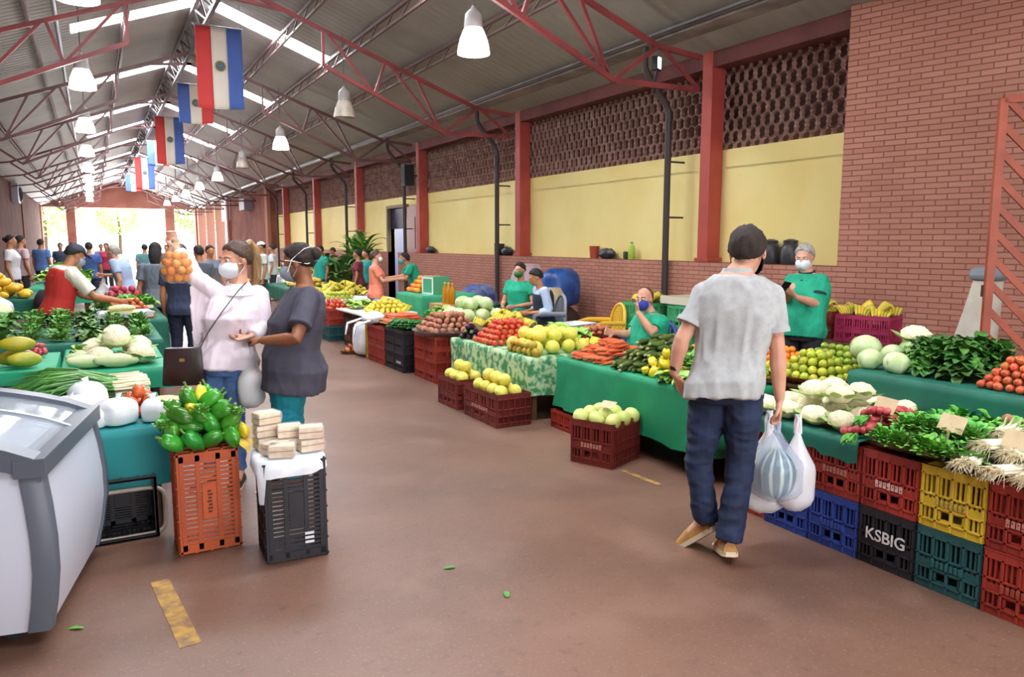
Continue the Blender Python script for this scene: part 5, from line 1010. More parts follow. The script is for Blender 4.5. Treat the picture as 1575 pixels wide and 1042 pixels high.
# things left on the wall ledge
LZ = 1.4
led = [(1215, 'tall dark canister on the brick ledge behind the walking man', 'canister'), (914, 'red can on the brick ledge between two columns', 'can'), (933, 'black bag on the brick ledge beside the red can', 'bag'), (972, 'pale green bottle on the brick ledge', 'bottle'), (962, 'small dark jar beside the green bottle on the ledge', 'jar'), (768, 'dark box on the brick ledge beside the downpipe', 'box'), (780, 'low black pot on the brick ledge beside a column', 'pot'), (655, 'dark bundle on the brick ledge beside the doorway column', 'bundle'), (1185, 'dark steel pail on the brick ledge beside the walking man', 'pail')]
for px, lb, ct in led:
    p = at(px, 400, X=7.17); y = p.y
    if ct == 'bundle': y -= .3
    if ct in ('canister', 'pail'): b = MB(); b.lathe([(.10, 0), (.11, .02), (.11, .2), (.08, .24), (.085, .28), (.03, .3)], 16); m_ = M('canister_dark', '3a393d', .4)
    elif ct == 'can': b = MB(); b.lathe([(.07, 0), (.085, .2), (.09, .2), (.08, .19)], 14); m_ = M('can_red', 'a8442f', .5)
    elif ct == 'bottle': bottle(lb, (7.16, y, LZ+.002), M('bottle_lime', 'a9c84f', .3), .26, .055, M('cap_green', '5f8a2f', .5)); continue
    elif ct == 'jar': b = MB(); b.lathe([(.035, 0), (.04, .1), (.03, .12)], 10); m_ = M('jar_dark', '2f3a2f', .4)
    elif ct == 'box': b = MB(); b.box((0, 0, .11), (.14, .16, .22)); b.box((0, 0, .225), (.15, .17, .02)); m_ = M('box_dark', '2a2828', .5)
    else: b = MB(); b.ball((0, 0, .08), (.1, .2, .09), 14, 9, fn=lambda d: 1+.2*noise.noise(d*4)); m_ = M('bag_black', '26262d')
    tag(b.build({'canister': 'canister', 'pail': 'steel_pail', 'can': 'can', 'bag': 'bag', 'jar': 'jar', 'box': 'small_box', 'pot': 'cooking_pot', 'bundle': 'bundle'}[ct], m_, None, 40, (7.17, y, LZ)), lb, ct)
# litter on the floor
for px, py in ((700, 874), (780, 920), (192, 758), (150, 792), (128, 968), (243, 742), (1408, 885)):
    p = at(px, py, z=0); b = MB(); leaf(b, (0, 0, .004), (1, .3, .02), V((0, 0, 1)), .07, .014, .2, 4, .004, px); tag(b.build('fallen_leaf', PAR if py > 860 else CLEAF, None, 60, (p.x, p.y, 0), (0, 0, px)), 'scrap of leaf lying on the bare floor', 'leaf scrap', 'leaf scraps on the floor')
# fixtures on the walls
p = at(634, 270, X=6.9); t = thing('loudspeaker', 'black loudspeaker on the column beside the doorway', 'loudspeaker', (6.80, 17.44, p.z), 0); b = MB(); b.box((0, 0, 0), (.24, .26, .5)); b.build('cabinet', MATS['black_plastic'], t, 0); b = MB(); b.box((-.123, 0, 0), (.006, .22, .44)); b.build('grille', M('speaker_grille', '2f2f34', .7), t, 0); b = MB(); b.box((.17, 0, 0), (.14, .05, .05)); b.build('bracket', dark_steel, t, 0)
p = at(347, 320, X=6.98); b = MB(); b.box((6.97, p.y, p.z), (.04, 3.0, 1.5)); tag(b.build('sign_board', M('sign_white', 'e9ecf2', .6), None, 0), 'blank white sign board high on the far right-hand wall', 'sign')
p = at(382, 315, X=6.9); b = MB(); b.box((6.78, p.y, p.z), (.42, 1.4, .55)); tag(b.build('air_conditioner', M('unit_grey', '8a8290', .6), None, 0), 'grey box unit mounted on the far right-hand wall', 'air conditioner')
p = at(24, 298, X=XL+.12); t = thing('electric_cabinet', 'grey electric cabinet with coiled black cable on the left wall', 'electric cabinet', (XL+.13, p.y, p.z)); b = MB(); b.box((0, 0, 0), (.24, 1.3, .8)); b.build('cabinet', M('unit_pale', 'a9a6b0', .6), t, 0); b = MB(); b.tube([(.16+.02*math.sin(i*.9), .3*math.cos(i*.55)+.02*i, .3*math.sin(i*.55)) for i in range(36)], .022, 6); b.build('cable', M('cable_black', '1a1a1e', .5), t)
# ================================================================ LEFT-HAND STALLS
TEALC = TEAL
table('produce_table', 'trestle table under the teal cloth next to the freezer', (-.33, 5.16), 1.30, 1.08, .62, TEALC, .34, 'teal cloth over the table between freezer and orange crate', wav=.010, seed=51)
# crates under and in front of it
crate('black', (.06, 4.83, .18), 'dark crate tipped on its side under the teal cloth', rot=(0, PI/2, -PI/2), sc_=(.7, 1.1, 1)); b = MB(); rr_ = [V((.20*math.copysign(abs(math.cos(a))**.35, math.cos(a)), 0, .135*math.copysign(abs(math.sin(a))**.35, math.sin(a)))) for a in [2*PI*i/40 for i in range(40)]]
b.tube(rr_+[rr_[0], rr_[1]], .012, 8); tag(b.build('shallow_tray', M('rim_beige', 'b7ab9c', .6), None, 60, (.07, 4.575, .148)), 'greyish beige tray frame standing on edge under the teal cloth', 'tray')
oc = crate('orange', (.455, 4.33, .26), 'orange plastic crate standing on its end, carrying green peppers', rot=(0, 0, 0), sc_=(1.12, 1.03, 1.0)); oc.rotation_euler = Matrix(((0, 1, 0), (0, 0, 1), (1, 0, 0))).to_euler(); oc.location = (.465, 4.175, .28)
bc = crate('black', (.84, 3.99, .28), 'black plastic crate standing on its end, carrying wrapped bread packs', sc_=(1.08, 1.03, 1.0)); bc.rotation_euler = (Matrix.Rotation(-.06, 3, 'Z') @ Matrix(((0, 1, 0), (0, 0, 1), (1, 0, 0)))).to_euler(); bc.location = (.845, 3.83, .27)
pl = MB(); pl.box((0, 0, -.001), (.17, .066, .006)); o = pl.build('label_plate', M('plate_orange', 'c65a2c', .5), oc, 0); pl = MB()
for i in range(7): pl.box((-.05+.017*i, .002*(i % 3), -.0045), (.010, .018+.006*(i % 2), .003))
pl.build('lettering', M('letter_dark', '5a2a1c', .6), oc, 0)
pl = MB()
for x, y, n in ((-.165, .06, 3), (.185, .065, 3), (.185, -.0, 2)):
    for i in range(n): pl.box((x+.022*i, y, -.002), (.012, .045, .003))
pl.build('sticker', M('sticker_white', 'e4e4e8', .5), bc, 0)
# green peppers heaped on the orange crate
for l, (nx, ny, z) in enumerate(((4, 4, .615), (4, 3, .685), (3, 3, .75), (2, 2, .81))):
    for i in range(nx):
        for k in range(ny):
            if l < 3 and 0 < i < nx-1 and 0 < k < ny-1: continue
            item('green_pepper', (.445+(i-(nx-1)/2)*.096+R_.uniform(-.01, .01), 4.31+(k-(ny-1)/2)*.09+R_.uniform(-.01, .01), z+R_.uniform(0, .012)), 'shiny green pepper heaped on the orange crate', 'pepper', 'green peppers on the orange crate', sc_=1.25)
for x, y, z in ((.46, 4.30, .845), (.40, 4.24, .79), (.66, 4.20, .64)): item('yellow_pepper', (x, y, z), 'yellowish pepper among the green ones on the orange crate', 'pepper', 'yellowish peppers on the orange crate', sc_=.9)
for k in range(5): item('cress_bunch', (.26+.09*k, 4.2+.05*(k % 2), .70+.03*(k % 3)), 'sprig of green leaves among the peppers', 'leaves', 'leaf sprigs among the peppers', sc_=.5)
b = MB(); leaf(b, (.63, 4.17, .60), (.4, -.8, -.5), V((0, 0, 1)), .10, .03, .3, 4, .01, 3); leaf(b, (.64, 4.2, .60), (.8, -.5, -.3), V((0, 0, 1)), .11, .028, .3, 4, .01, 5); tag(b.build('yellow_leaf', M('leaf_yellow', 'd3b23a', .6), None, 60), 'yellowed leaves drooping over the orange crate corner', 'leaf')
# white cloth and bread packs on the black crate
b = MB(); n = 40; rings = []
for q, (s_, z) in enumerate(((.05, .0), (.92, .0), (1.02, -.006), (1.06, -.04), (1.07, -.07))):
    rings.append([V((.175*s_*math.copysign(abs(math.cos(a))**.4, math.cos(a)), .165*s_*math.copysign(abs(math.sin(a))**.4, math.sin(a)), z-(.0 if q < 3 else (.05*max(0, noise.noise(V((a*1.7, 2, q*.2))))+(.07 if abs(a-3.9) < .22 else 0)*(q-2))))) for a in [2*PI*i/n for i in range(n)]])
b.loft(rings, False); tag(b.build('cloth', WH, None, 70, (.845, 3.99, .548), (0, 0, -.06)), 'white cloth sheet spread over the black crate under the bread packs', 'cloth')
BRD = M('bread_pale', 'ead3b0', .6, 'dcbb92', 25, rnd=.06); FILM = M('film_clear', 'f6f6f6', .12, alpha=.22, spec=.8)
def bread(c, rz, k):
    t = thing('bread_pack', 'clear-wrapped pack of pale sliced bread on the white cloth', 'bread', c, rz, 'bread packs on the black crate'); m_ = MB(); m_.loft([[V((x*s_, y*s_, z)) for x, y in ((-.062, -.042), (.062, -.042), (.062, .042), (-.062, .042))] for s_, z in ((.92, 0), (1, .006), (1, .024), (.96, .031))]); m_.build('bread', BRD, t, 30)
    m_ = MB(); m_.loft([[V((x*s_, y*s_, z)) for x, y in ((-.062, -.042), (.062, -.042), (.062, .042), (-.062, .042))] for s_, z in ((.9, .034), (1, .038), (1, .056), (.94, .061))]); m_.build('bread', BRD, t, 30)
    m_ = MB(); m_.loft([[V((x*s_+.004*noise.noise(V((x*30, y*30, z*90+k))), y*s_, z)) for x, y in ((-.068, -.047), (0, -.049), (.068, -.047), (.068, 0), (.068, .047), (0, .049), (-.068, .047), (-.068, 0))] for s_, z in ((.92, -.002), (1, .008), (1.02, .03), (1, .055), (.9, .066))]); m_.build('wrapper', FILM, t, 60)
for i, (x, y, l, r_) in enumerate(((-.085, .10, 0, .2), (-.085, .10, 1, .1), (-.085, .10, 2, .3), (.02, .03, 0, -.2), (.02, .03, 1, -.1), (.11, -.05, 0, .1), (.115, -.05, 1, -.2), (-.07, -.03, 0, .5), (.10, .10, 0, .8), (.02, .12, 0, .2), (-.05, -.10, 0, -.3))): bread((.845+x, 3.99+y, .556+.069*l), r_, i)
# white carrier bags standing on the teal cloth, tomatoes, packs of corn, spring onions
for k, (x, y, w_, h_) in enumerate(((-.16, 4.78, .22, .18), (.07, 4.75, .20, .15), (.25, 4.75, .15, .13), (-.08, 4.97, .22, .22), (-.05, 4.72, .12, .11), (-.38, 4.8, .22, .2))):
    t = sack('full white plastic bag on the teal cloth, %s' % ('left of the front pair', 'middle of the front row', 'at the right end beside the peppers', 'tallest, in the second row', 'behind the front row by the tomatoes', 'nearest the freezer glass')[k], (x, y, .624), w_, w_*.85, h_, PLA, k*.7, k*3, name='carrier_bag', cat='bag')
    kn = MB(); kn.tube([(0, 0, h_-.02), (.004, 0, h_+.012), (.015, .004, h_+.03)], [.03, .014, .024], 8, [.02, .010, .006]); kn.build('bag_knot', PLA, t)
heap('tomato', (.19, 5.02, .625), .28, .36, 5, 'tomato heaped between white bags and spring onions', 'tomato', 'tomatoes on the teal cloth', sc_=1.05)
for k in range(7): 
    o = item('corn_cob', (.36-.02*(k//4), 4.92+.052*(k % 4), .652+.045*(k//4)), 'pale husked corn cob on the teal cloth behind the peppers', 'corn', 'corn cobs on the teal cloth', rz=.1)
for k in range(12): item('spring_onion_bunch', (.25-.02*(k % 3), 5.36+.06*(k % 4)-.03*(k//4), .645+.05*(k//4)+R_.uniform(0, .02)), 'long green spring onion bunch lying across the teal cloth', 'spring onions', 'spring onions on the teal cloth', rz=PI+R_.uniform(-.06, .12), sc_=1.25)
for k in range(5): item('kale_bunch', (-.85+.14*k, 5.45, .66), 'yellowing leaf bunch at the back of the teal cloth', 'greens', 'leaf bunches behind the freezer')
# second table: cauliflowers, white gourds, papayas
GB = M('cloth_jade', '27a87c', .6, '1f9a70', 3)
table('produce_table', 'trestle table under the jade cloth of cauliflowers', (.09, 6.75), .68, 1.35, .74, GB, .16, 'jade green cloth under the cauliflowers on the left', wav=.012, seed=61)
crate('maroon', (.12, 6.76, 0), 'dark red crate on the floor beneath the jade cloth', sc_=(1, 2, 1)); crate('maroon', (.12, 6.76, .302), 'dark red upper crate beneath the jade cloth', sc_=(1, 2, 1.0))
heap('cauliflower', (.12, 6.62, .745), .58, .86, 2, 'large cream cauliflower on the jade cloth', 'cauliflower', 'cauliflowers on the jade cloth', sc_=1.18, jit=.15)
GOU = M('gourd_pale', 'd6dcae', .45, 'c3cf98', 8)
long_('white_gourd', .15, .052, .0, GOU, .6)
for k, (x, y) in enumerate(((-.08, 6.20), (.10, 6.16), (-.06, 6.34), (-.1, 6.48))): item('white_gourd', (x, y, .80), 'smooth pale gourd lying at the front of the jade cloth', 'gourd', 'pale gourds on the jade cloth', rz=.15)
for k in range(4): item('lettuce', (-.12+.05*k, 6.7+.15*k, .78), 'pale leafy head between gourds and cauliflowers', 'greens', 'leafy heads on the jade cloth')
b = MB(); b.box((-.74, 6.30, .40), (.9, .9, .80)); tag(b.build('wooden_box', WOODB, None, 0), 'raised wooden stand under the papayas', 'stand'); b = MB(); b.loft([[V((-.74+x*s_, 6.30+y*s_+.012*noise.noise(V((x*9, y*9, 4))), z)) for x, y in ((-.47, -.47), (-.2, -.48), (.1, -.475), (.47, -.47), (.47, 0), (.47, .47), (0, .47), (-.47, .47), (-.47, 0))] for s_, z in ((1, .72), (1, .806), (.9, .808))]); tag(b.build('tablecloth', GB, None, 50, (0, 0, .004)), 'jade cloth band under the papayas', 'tablecloth')
for k, (x, y, l) in enumerate(((-.44, 5.97, 0), (-.72, 5.98, 0), (-1.0, 5.97, 0), (-.5, 6.12, 0), (-.80, 6.13, 0), (-1.02, 6.26, 0), (-.50, 6.05, 1), (-.76, 6.06, 1))): item('papaya', (x, y, .815+.058+.10*l), 'greenish yellow papaya heaped on the jade cloth stand', 'papaya', 'papayas on the stand', rz=.1, sc_=1.0)
heap('radish_bunch', (-.42, 6.6, .812), .24, .2, 2, 'radish bunch behind the papayas', 'radishes', 'radish bunches behind the papayas', rz=-PI/2)
carrier_bag('white plastic bag with upright handles behind the papayas', (-.85, 6.55, 1.11), .34, .3, PLA, seed=31, handles=True)
# parsley bank, corn tray, carrots before the vendor in red
table('produce_table', 'dark table of herbs beyond the cauliflowers', (-.25, 8.25), 1.5, 1.5, .78, G2, .3, 'dark green cloth under the herb bank on the left', seed=67)
for k in range(22): item('parsley_bunch' if k % 3 else 'kale_bunch', (-.75+.22*(k % 6), 7.72+.28*(k//6)+R_.uniform(-.05, .05), .80+.04*(k//6)), 'dark green herb bunch in the bank before the red-vested vendor', 'herbs', 'herb bank before the vendor', sc_=1.08)
b = MB(); b.loft([[V((x*s_, y*s_, z)) for x, y in ((-.28, -.2), (.28, -.2), (.28, .2), (-.28, .2))] for s_, z in ((.95, 0), (1, .05), (.96, .05), (.92, .01))]); tag(b.build('tray', PLA, None, 0, (.22, 8.72, .90), (0, 0, .1)), 'white tray of corn cobs before the red-vested vendor', 'tray'); b = MB(); b.box((.22, 8.72, .84), (.4, .3, .11)); tag(b.build('wooden_box', WOODB, None, 0), 'small box under the tray of corn cobs', 'box')
for k in range(10): item('corn_cob', (.22, 8.56+.055*(k % 6), .94+.05*(k//6)), 'pale corn cob packed in the white tray', 'corn', 'corn cobs in the white tray', rz=0, sc_=1.5)
table('produce_table', 'long table of roots and lettuces along the left aisle', (.33, 10.75), .70, 2.9, .80, G2, .35, 'dark cloth on the long left-hand table of roots', seed=71)
heap('carrot', (.33, 9.55, .80), .55, .40, 4, 'orange carrot beside the vendor on the left', 'carrot', 'carrots beside the vendor', sc_=1.25); heap('small_tomato', (.38, 9.95, .80), .4, .3, 4, 'small red tomato beyond the carrots on the left', 'tomato', 'small tomatoes on the left', sc_=1.5)
for k in range(9): item('lettuce' if k % 2 else 'cress_bunch', (.1+.22*(k % 3), 10.3+.26*(k//3), .85), 'green lettuce or herb head along the left aisle', 'greens', 'greens along the left aisle', sc_=1.5)
for k in range(4): item('spring_onion_bunch', (.6, 10.2+.2*k, .86), 'spring onion bunch with pink ends along the left aisle', 'spring onions', 'spring onions along the left aisle', rz=PI)
heap('turnip', (.33, 11.3, .80), .6, .5, 4, 'red beet heaped beyond the lettuces', 'beet', 'beets on the long left table', sc_=1.3); heap('red_onion', (.33, 11.9, .80), .6, .4, 4, 'red onion heaped at the far end of the long left table', 'onion', 'red onions on the long left table', sc_=1.4)
# inner left stall: celery and lettuce bank, squash, bottles, bags
b = MB(); b.box((-1.65, 9.0, .42), (1.2, 3.0, .84)); tag(b.build('stall_counter', M('counter_green', '2f6f58', .7), None, 0), 'green boxed counter along the inner left stall', 'counter')
for k in range(15): item('lettuce', (-1.05-.27*(k % 3), 7.55+.27*(k//3), .9+.06*(k % 3)), 'pale green leafy head in the bank at the inner left stall', 'greens', 'pale leafy bank on the left', sc_=1.5)
for k in range(8): item('spring_onion_bunch', (-1.3+.15*(k % 2), 7.4+.12*k, .95+.04*(k % 3)), 'green onion bunch over the pale leafy bank', 'spring onions', 'green onions at the inner left stall', rz=PI, sc_=1.2)
heap('cabbage', (-1.0, 9.3, .84), .5, .6, 2, 'pale cabbage at the inner left stall beside the vendor', 'cabbage', 'cabbages at the inner left stall')
for k, (x, y) in enumerate(((-1.45, 9.6), (-1.2, 9.75))): bottle('pale yellow drink bottle standing on the inner left counter, %s' % ('left one' if k == 0 else 'right one'), (x, y, .84), M('bottle_yellow', 'dfe08a', .25), .34, .07, M('cap_green', '5f8a2f'))
for k, (x, y, w_) in enumerate(((-1.0, 10.1, .42), (-1.35, 10.3, .36))): t = carrier_bag('crumpled white carrier bag on the inner left counter, %s' % ('bigger' if k == 0 else 'smaller'), (x, y-.4, 1.2), w_, .36, PLA, seed=41+k)
table('produce_table', 'far left table of yellow squashes', (-1.5, 14.5), 1.6, 2.0, .8, G2, .3, 'dark cloth under the far yellow squashes', seed=81)
heap('squash', (-1.35, 14.0, .8), 1.0, .9, 4, 'bright yellow squash heaped at the far left', 'squash', 'yellow squashes at the far left', sc_=1.25); heap('pumpkin', (-1.6, 15.2, .8), .9, .6, 2, 'pale pumpkin behind the yellow squashes', 'pumpkin', 'pumpkins behind the squashes', sc_=1)
sack('dark bag beside the yellow squashes', (-.6, 13.2, 0), .5, .5, .95, M('bag_black', '26262d'), 0, 22)
for j, (y, kd, s_, lb) in enumerate(((17.5, 'red_onion', 1.8, 'purple onion'), (20.0, 'tomato', 2.0, 'tomato'), (23.5, 'mango', 1.8, 'mango'), (27, 'lemon', 2.2, 'lemon'))):
    table('produce_table', 'distant left table of %ss' % lb, (-.6, y), 1.0, 2.0, .8, (GB, G2, WH, GB)[j], .3, 'cloth on the distant left table of %ss' % lb, seed=90+j); heap(kd, (-.55, y-.3, .8), .65, .65, 3, '%s heaped on its distant left table' % lb, lb.split()[-1], '%s heap on the distant left table' % lb, sc_=s_*1.1)
    for k in range(4): item('lettuce', (-.95+.25*k, y+.7, .88), 'head of greens beyond the distant %ss' % lb, 'greens', 'greens beyond the distant %ss' % lb, sc_=1.8)
# trees outside the far end
def tree(label, c, hgt, r, seed):
    t = thing('tree', label, 'tree', c); g = random.Random(seed); b = MB(); b.tube([(0, 0, 0), (.1, 0, hgt*.5), (-.1, .1, hgt*.8)], [.25, .18, .08], 8); b.build('trunk', M('bark', '6b5442', .9), t); l = MB()
    for i in range(1500):
        d = V((g.gauss(0, 1), g.gauss(0, 1), g.gauss(0, 1))).normalized()*r*g.uniform(.4, 1)**.5; p = V((d.x, d.y, hgt*.75+d.z*.9)); s_ = g.uniform(.14, .3); u = V((g.uniform(-1, 1), g.uniform(-1, 1), g.uniform(-1, 1))).normalized(); v_ = u.orthogonal().normalized(); l.add([p-u*s_, p+v_*s_*.5, p+u*s_, p-v_*s_*.5], [(0, 1, 2, 3)])
    l.build('crown', M('tree_leaf', 'a9d07a', .6, 'cbe59a', .8, rnd=.1), t, 0)
for i, (x, y, h_, r) in enumerate(((-3.6, 76, 7, 3.6), (9.0, 80, 7, 3.2), (14, 88, 8, 4), (-10, 86, 8, 4), (3.4, 120, 7, 3))): tree('leafy tree outside the far end, %s' % ('behind the left opening', 'behind the right opening', 'far to the right', 'far to the left', 'most distant, seen through the wide opening')[i], (x, y, 0), h_, r, i)
# ================================================================ PEOPLE IN THE HALL
FWD = W2C @ V((0, 0, 1))
def posed(base, face):
    """turns directions seen from the entrance into a person's own axes, at that person's distance (+dd)"""
    d0 = (V((base[0], base[1], 1.0))-V((0, 0, EYE))).dot(FWD); q = Matrix.Rotation(math.radians(face), 3, 'Z')
    return lambda px, py, dd=0.0: q @ (at(px, py, d=d0+dd)-V((base[0], base[1], 0)))
JEAN = M('denim_dark', '141f3a', .8, '1d2b4a', 9, bump=.15, bs=200); DEN = M('denim_blue', '5a7db2', .8, '4a6ca0', 9); CHAR = M('trousers_charcoal', '2a2a32', .8)
GREY = M('polo_grey', 'b6b7b6', .85, 'adaead', 30, bump=.05, bs=200); GREYC = M('polo_grey_trim', 'b2b4b4', .85); TAN = M('shoe_tan', 'b98748', .6, 'a5763c', 12); BLKS = M('shoe_black', '222226', .5)
MW, MB_, MBL, MG = M('mask_white', 'dfe6ea', .7), M('mask_blue', '27409a', .7), M('mask_black', '26262a', .7), M('mask_grey', '9aa8b4', .7)
PG = M('polo_green', '1fae86', .8, '179a76', 8); PGD = M('polo_trim_dark', '16333a', .8)
# --- man walking away in the grey polo shirt
bs = at(1114, 846, z=0); fc = 30; L = posed(bs, fc)
J = dict(HD=L(1150, 388, .02), N=L(1134, 420, 0), C=L(1132, 492, 0), P=L(1116, 585, 0), shL=L(1085, 455, .05), shR=L(1184, 457, -.05), elL=L(1049, 522, .04), wrL=L(1037, 572, .10), elR=L(1196, 540, -.06), wrR=L(1199, 612, -.03),
         hipL=L(1093, 602, .04), hipR=L(1142, 602, -.04), knL=L(1074, 712, .07), anL=L(1086, 797, .10), toeL=L(1048, 836, .24), knR=L(1139, 716, .0), anR=L(1121, 826, -.05), toeR=L(1112, 836, .13))
man = person('man seen from behind in a pale grey polo shirt and dark jeans, carrying plastic bags', bs, fc, 1.76, False, 'light', J, dict(m=GREY, sleeve=.66, hem=.47, off=.023, flare=.008, amp=.011, fr=(12, 12, 2.6), collar=GREYC, cuff=GREYC, soff=.022, name='polo_shirt'), dict(m=JEAN, amp=.010, name='jeans', w=.008, end=1.06, off=.014), ('short', 'dark'), MBL, TAN, head=(24, -8), build=1.0, vox=.0065,
             hands=dict(L=dict(fwd=L(1047, 602, .12)-L(1037, 572, .10), palm=(1, .2, 0), curl=.6), R=dict(fwd=(0, .05, -1), palm=(-1, .1, 0), curl=1.35)), seed=1, hs=1.07)
b = MB(); w_ = J['wrL']; d_ = (J['wrL']-J['elL']).normalized(); b.tube([w_-d_*.035, w_-d_*.015], .033, 16, .028); b.build('wrist_band', M('band_black', '1d1a1c', .4), man.root)
b = MB(); hj = J['P']+V((0, -.112, .02))
for s_ in (-1, 1): b.box(hj+V((s_*.075, -.028, -.13)), (.10, .004, .11))
hand_r = man.root.matrix_basis @ (J['wrR']+V((0, .02, -.115)))
q_ = Matrix.Rotation(-math.radians(fc), 4, 'Z'); hand_r = V((bs.x, bs.y, 0)) + q_.to_3x3() @ (J['wrR']+V((0, .015, -.105)))
BLU = M('plastic_blue_tint', 'b9cdf2', .25, 'dfe8fb', 5, alpha=.34); 
mel = MB(); mel.ball((0, 0, 0), (.105, .105, .135), 32, 16); c_ = hand_r+V((-.015, -.02, -.30))
def stripes():
    m = M('watermelon_rind', '2f6e62', .35); N = m.node_tree.nodes; L_ = m.node_tree.links; tc = N.new('ShaderNodeTexCoord'); sp = N.new('ShaderNodeSeparateXYZ'); at2 = N.new('ShaderNodeMath'); at2.operation = 'ARCTAN2'; L_.new(tc.outputs['Object'], sp.inputs[0]); L_.new(sp.outputs[0], at2.inputs[0]); L_.new(sp.outputs[1], at2.inputs[1])
    n = N.new('ShaderNodeTexNoise'); n.inputs['Scale'].default_value = 14; L_.new(tc.outputs['Object'], n.inputs['Vector']); mu = N.new('ShaderNodeMath'); mu.operation = 'MULTIPLY'; mu.inputs[1].default_value = 12; L_.new(at2.outputs[0], mu.inputs[0]); ad = N.new('ShaderNodeMath'); ad.operation = 'MULTIPLY_ADD'; ad.inputs[1].default_value = 2.2; L_.new(n.outputs['Fac'], ad.inputs[0]); L_.new(mu.outputs[0], ad.inputs[2])
    sn = N.new('ShaderNodeMath'); sn.operation = 'SINE'; L_.new(ad.outputs[0], sn.inputs[0]); rp = N.new('ShaderNodeValToRGB'); rp.color_ramp.elements[0].position = .45; rp.color_ramp.elements[0].color = lin('1f5a52'); rp.color_ramp.elements[1].position = .6; rp.color_ramp.elements[1].color = lin('d9ecd6'); L_.new(sn.outputs[0], rp.inputs[0]); L_.new(rp.outputs[0], N['Principled BSDF'].inputs['Base Color']); return m
tag(mel.build('watermelon', stripes(), None, 80, c_), 'striped watermelon inside the bluish bag the walking man carries', 'watermelon')
carrier_bag('bluish see-through carrier bag with a watermelon, in the walking man\'s right hand', hand_r, .29, .45, BLU, seed=3, rz=.3, d_=.28)
carrier_bag('white carrier bag hanging lowest behind the bluish one in the walking man\'s hand', hand_r+V((.055, .10, 0)), .30, .56, M('plastic_milky', 'fafaff', .3, alpha=.78, sss=.6), seed=9, rz=-.4, d_=.16)
carrier_bag('white carrier bag on the outer side of the bluish one in the walking man\'s hand', hand_r+V((.12, -.035, 0)), .20, .52, M('plastic_milky', 'eef0f6'), seed=15, rz=-.6, d_=.13)
# --- two women at the left
bs2 = at(346, 742, z=0); fc2 = -150; L = posed(bs2, fc2); BLO = M('blouse_pale_pink', 'f0e2ea', .75, 'e9d9e2', 5)
J2 = dict(HD=L(362, 400, 0), N=L(367, 438, .01), C=L(356, 490, 0), P=L(349, 550, 0), shR=L(338, 455, -.02), elR=L(301, 428, -.13), wrR=L(273, 385, -.13), shL=L(397, 455, .04), elL=L(411, 506, .0), wrL=L(388, 517, -.13), hipR=L(333, 562, 0), hipL=L(365, 562, .02))
def drape(c, P):
    j = P.j; rows = []
    for t, dz in ((.15, .22), (.4, .34), (.7, .42), (1.0, .44), (1.12, .40)):
        a = lerp(j['shR'], j['elR'], t); rows.append((a+V((0, 0, -.0)), dz*1.05))
    rings = []
    for i, (a, dz) in enumerate(rows):
        tgt = lerp(j['P'], j['hipR'], 1.25)+V((.12, 0, .05)); 
        ring = []
        for k in range(14):
            an = 2*PI*k/14; v_ = (1-math.cos(an))/2; p = a+V((0, .012*math.sin(an)*3, 0))+(tgt-a)*v_*(.92 if i < 4 else .8); p += V((0, .012*math.sin(an*1)*2+.012*math.sin(v_*3+i*1.9), .03 if v_ < .02 else 0)); ring.append(p)
        rings.append(ring)
    c.loft(rings)
wom = person('woman in a loose pale pink blouse with a blond ponytail, lifting a bag of oranges', bs2, fc2, 1.68, True, 'light', J2, dict(m=BLO, sleeve=1.55, hem=.48, off=.024, flare=.02, amp=.012, fr=(11, 11, 5), soff=.020, name='blouse', collar=BLO, extra=[drape]), dict(m=DEN, name='jeans'), ('pony', 'brown', 0, 'blond'), MW, BLKS, head=(32, -6), vox=.0075, hands=dict(R=dict(fwd=L(266, 368, -.13)-L(273, 385, -.13), palm=(-.6, .8, .1), curl=1.1), L=dict(fwd=L(376, 520, -.16)-L(388, 517, -.13), palm=(0, 0, 1), curl=.7)), seed=2, hs=1.12)
wl = lambda p, b_, f_: V((b_.x, b_.y, 0)) + Matrix.Rotation(-math.radians(f_), 3, 'Z') @ V(p)
# bag of oranges held up
top = at(266, 366, d=(V((bs2.x, bs2.y, 1))-V((0, 0, EYE))).dot(FWD)-.20)
hl = wl(J2['wrR'], bs2, fc2); cb = at(272, 406, d=(V((bs2.x, bs2.y, 1))-V((0, 0, EYE))).dot(FWD)-.24)
net = thing('net_bag', 'clear net bag of oranges held up by the woman in the pale blouse', 'bag', (cb.x, cb.y, cb.z)); NETM = M('net_film', 'f3d9b0', .3, alpha=.16)
b = MB(); b.lathe([(.05, -.125), (.085, -.11), (.108, -.06), (.105, .0), (.092, .05), (.06, .09), (.028, .125), (.02, .15), (.035, .19), (.02, .20)], 20, fn=lambda a, z: 1+.06*noise.noise(V((math.cos(a)*2, math.sin(a)*2, z*12)))); b.build('bag_body', NETM, net, 70); b = MB(); b.tube([(0, 0, .135), (0, 0, .155)], .024, 10); b.build('tie', M('tie_beige', 'cdb48a', .7), net)
n_ = 0
for l, (z, r) in enumerate(((-.092, .045), (-.042, .07), (.006, .066), (.052, .042))):
    for k in range((4, 7, 7, 4)[l]): a = 2*PI*k/(4, 7, 7, 4)[l]+l*.5; item('orange', (cb.x+r*math.cos(a), cb.y+r*math.sin(a), cb.z+z+R_.uniform(-.004, .004)), 'orange inside the net bag held up by the blond woman', 'orange', 'oranges in the lifted net bag', sc_=.78)
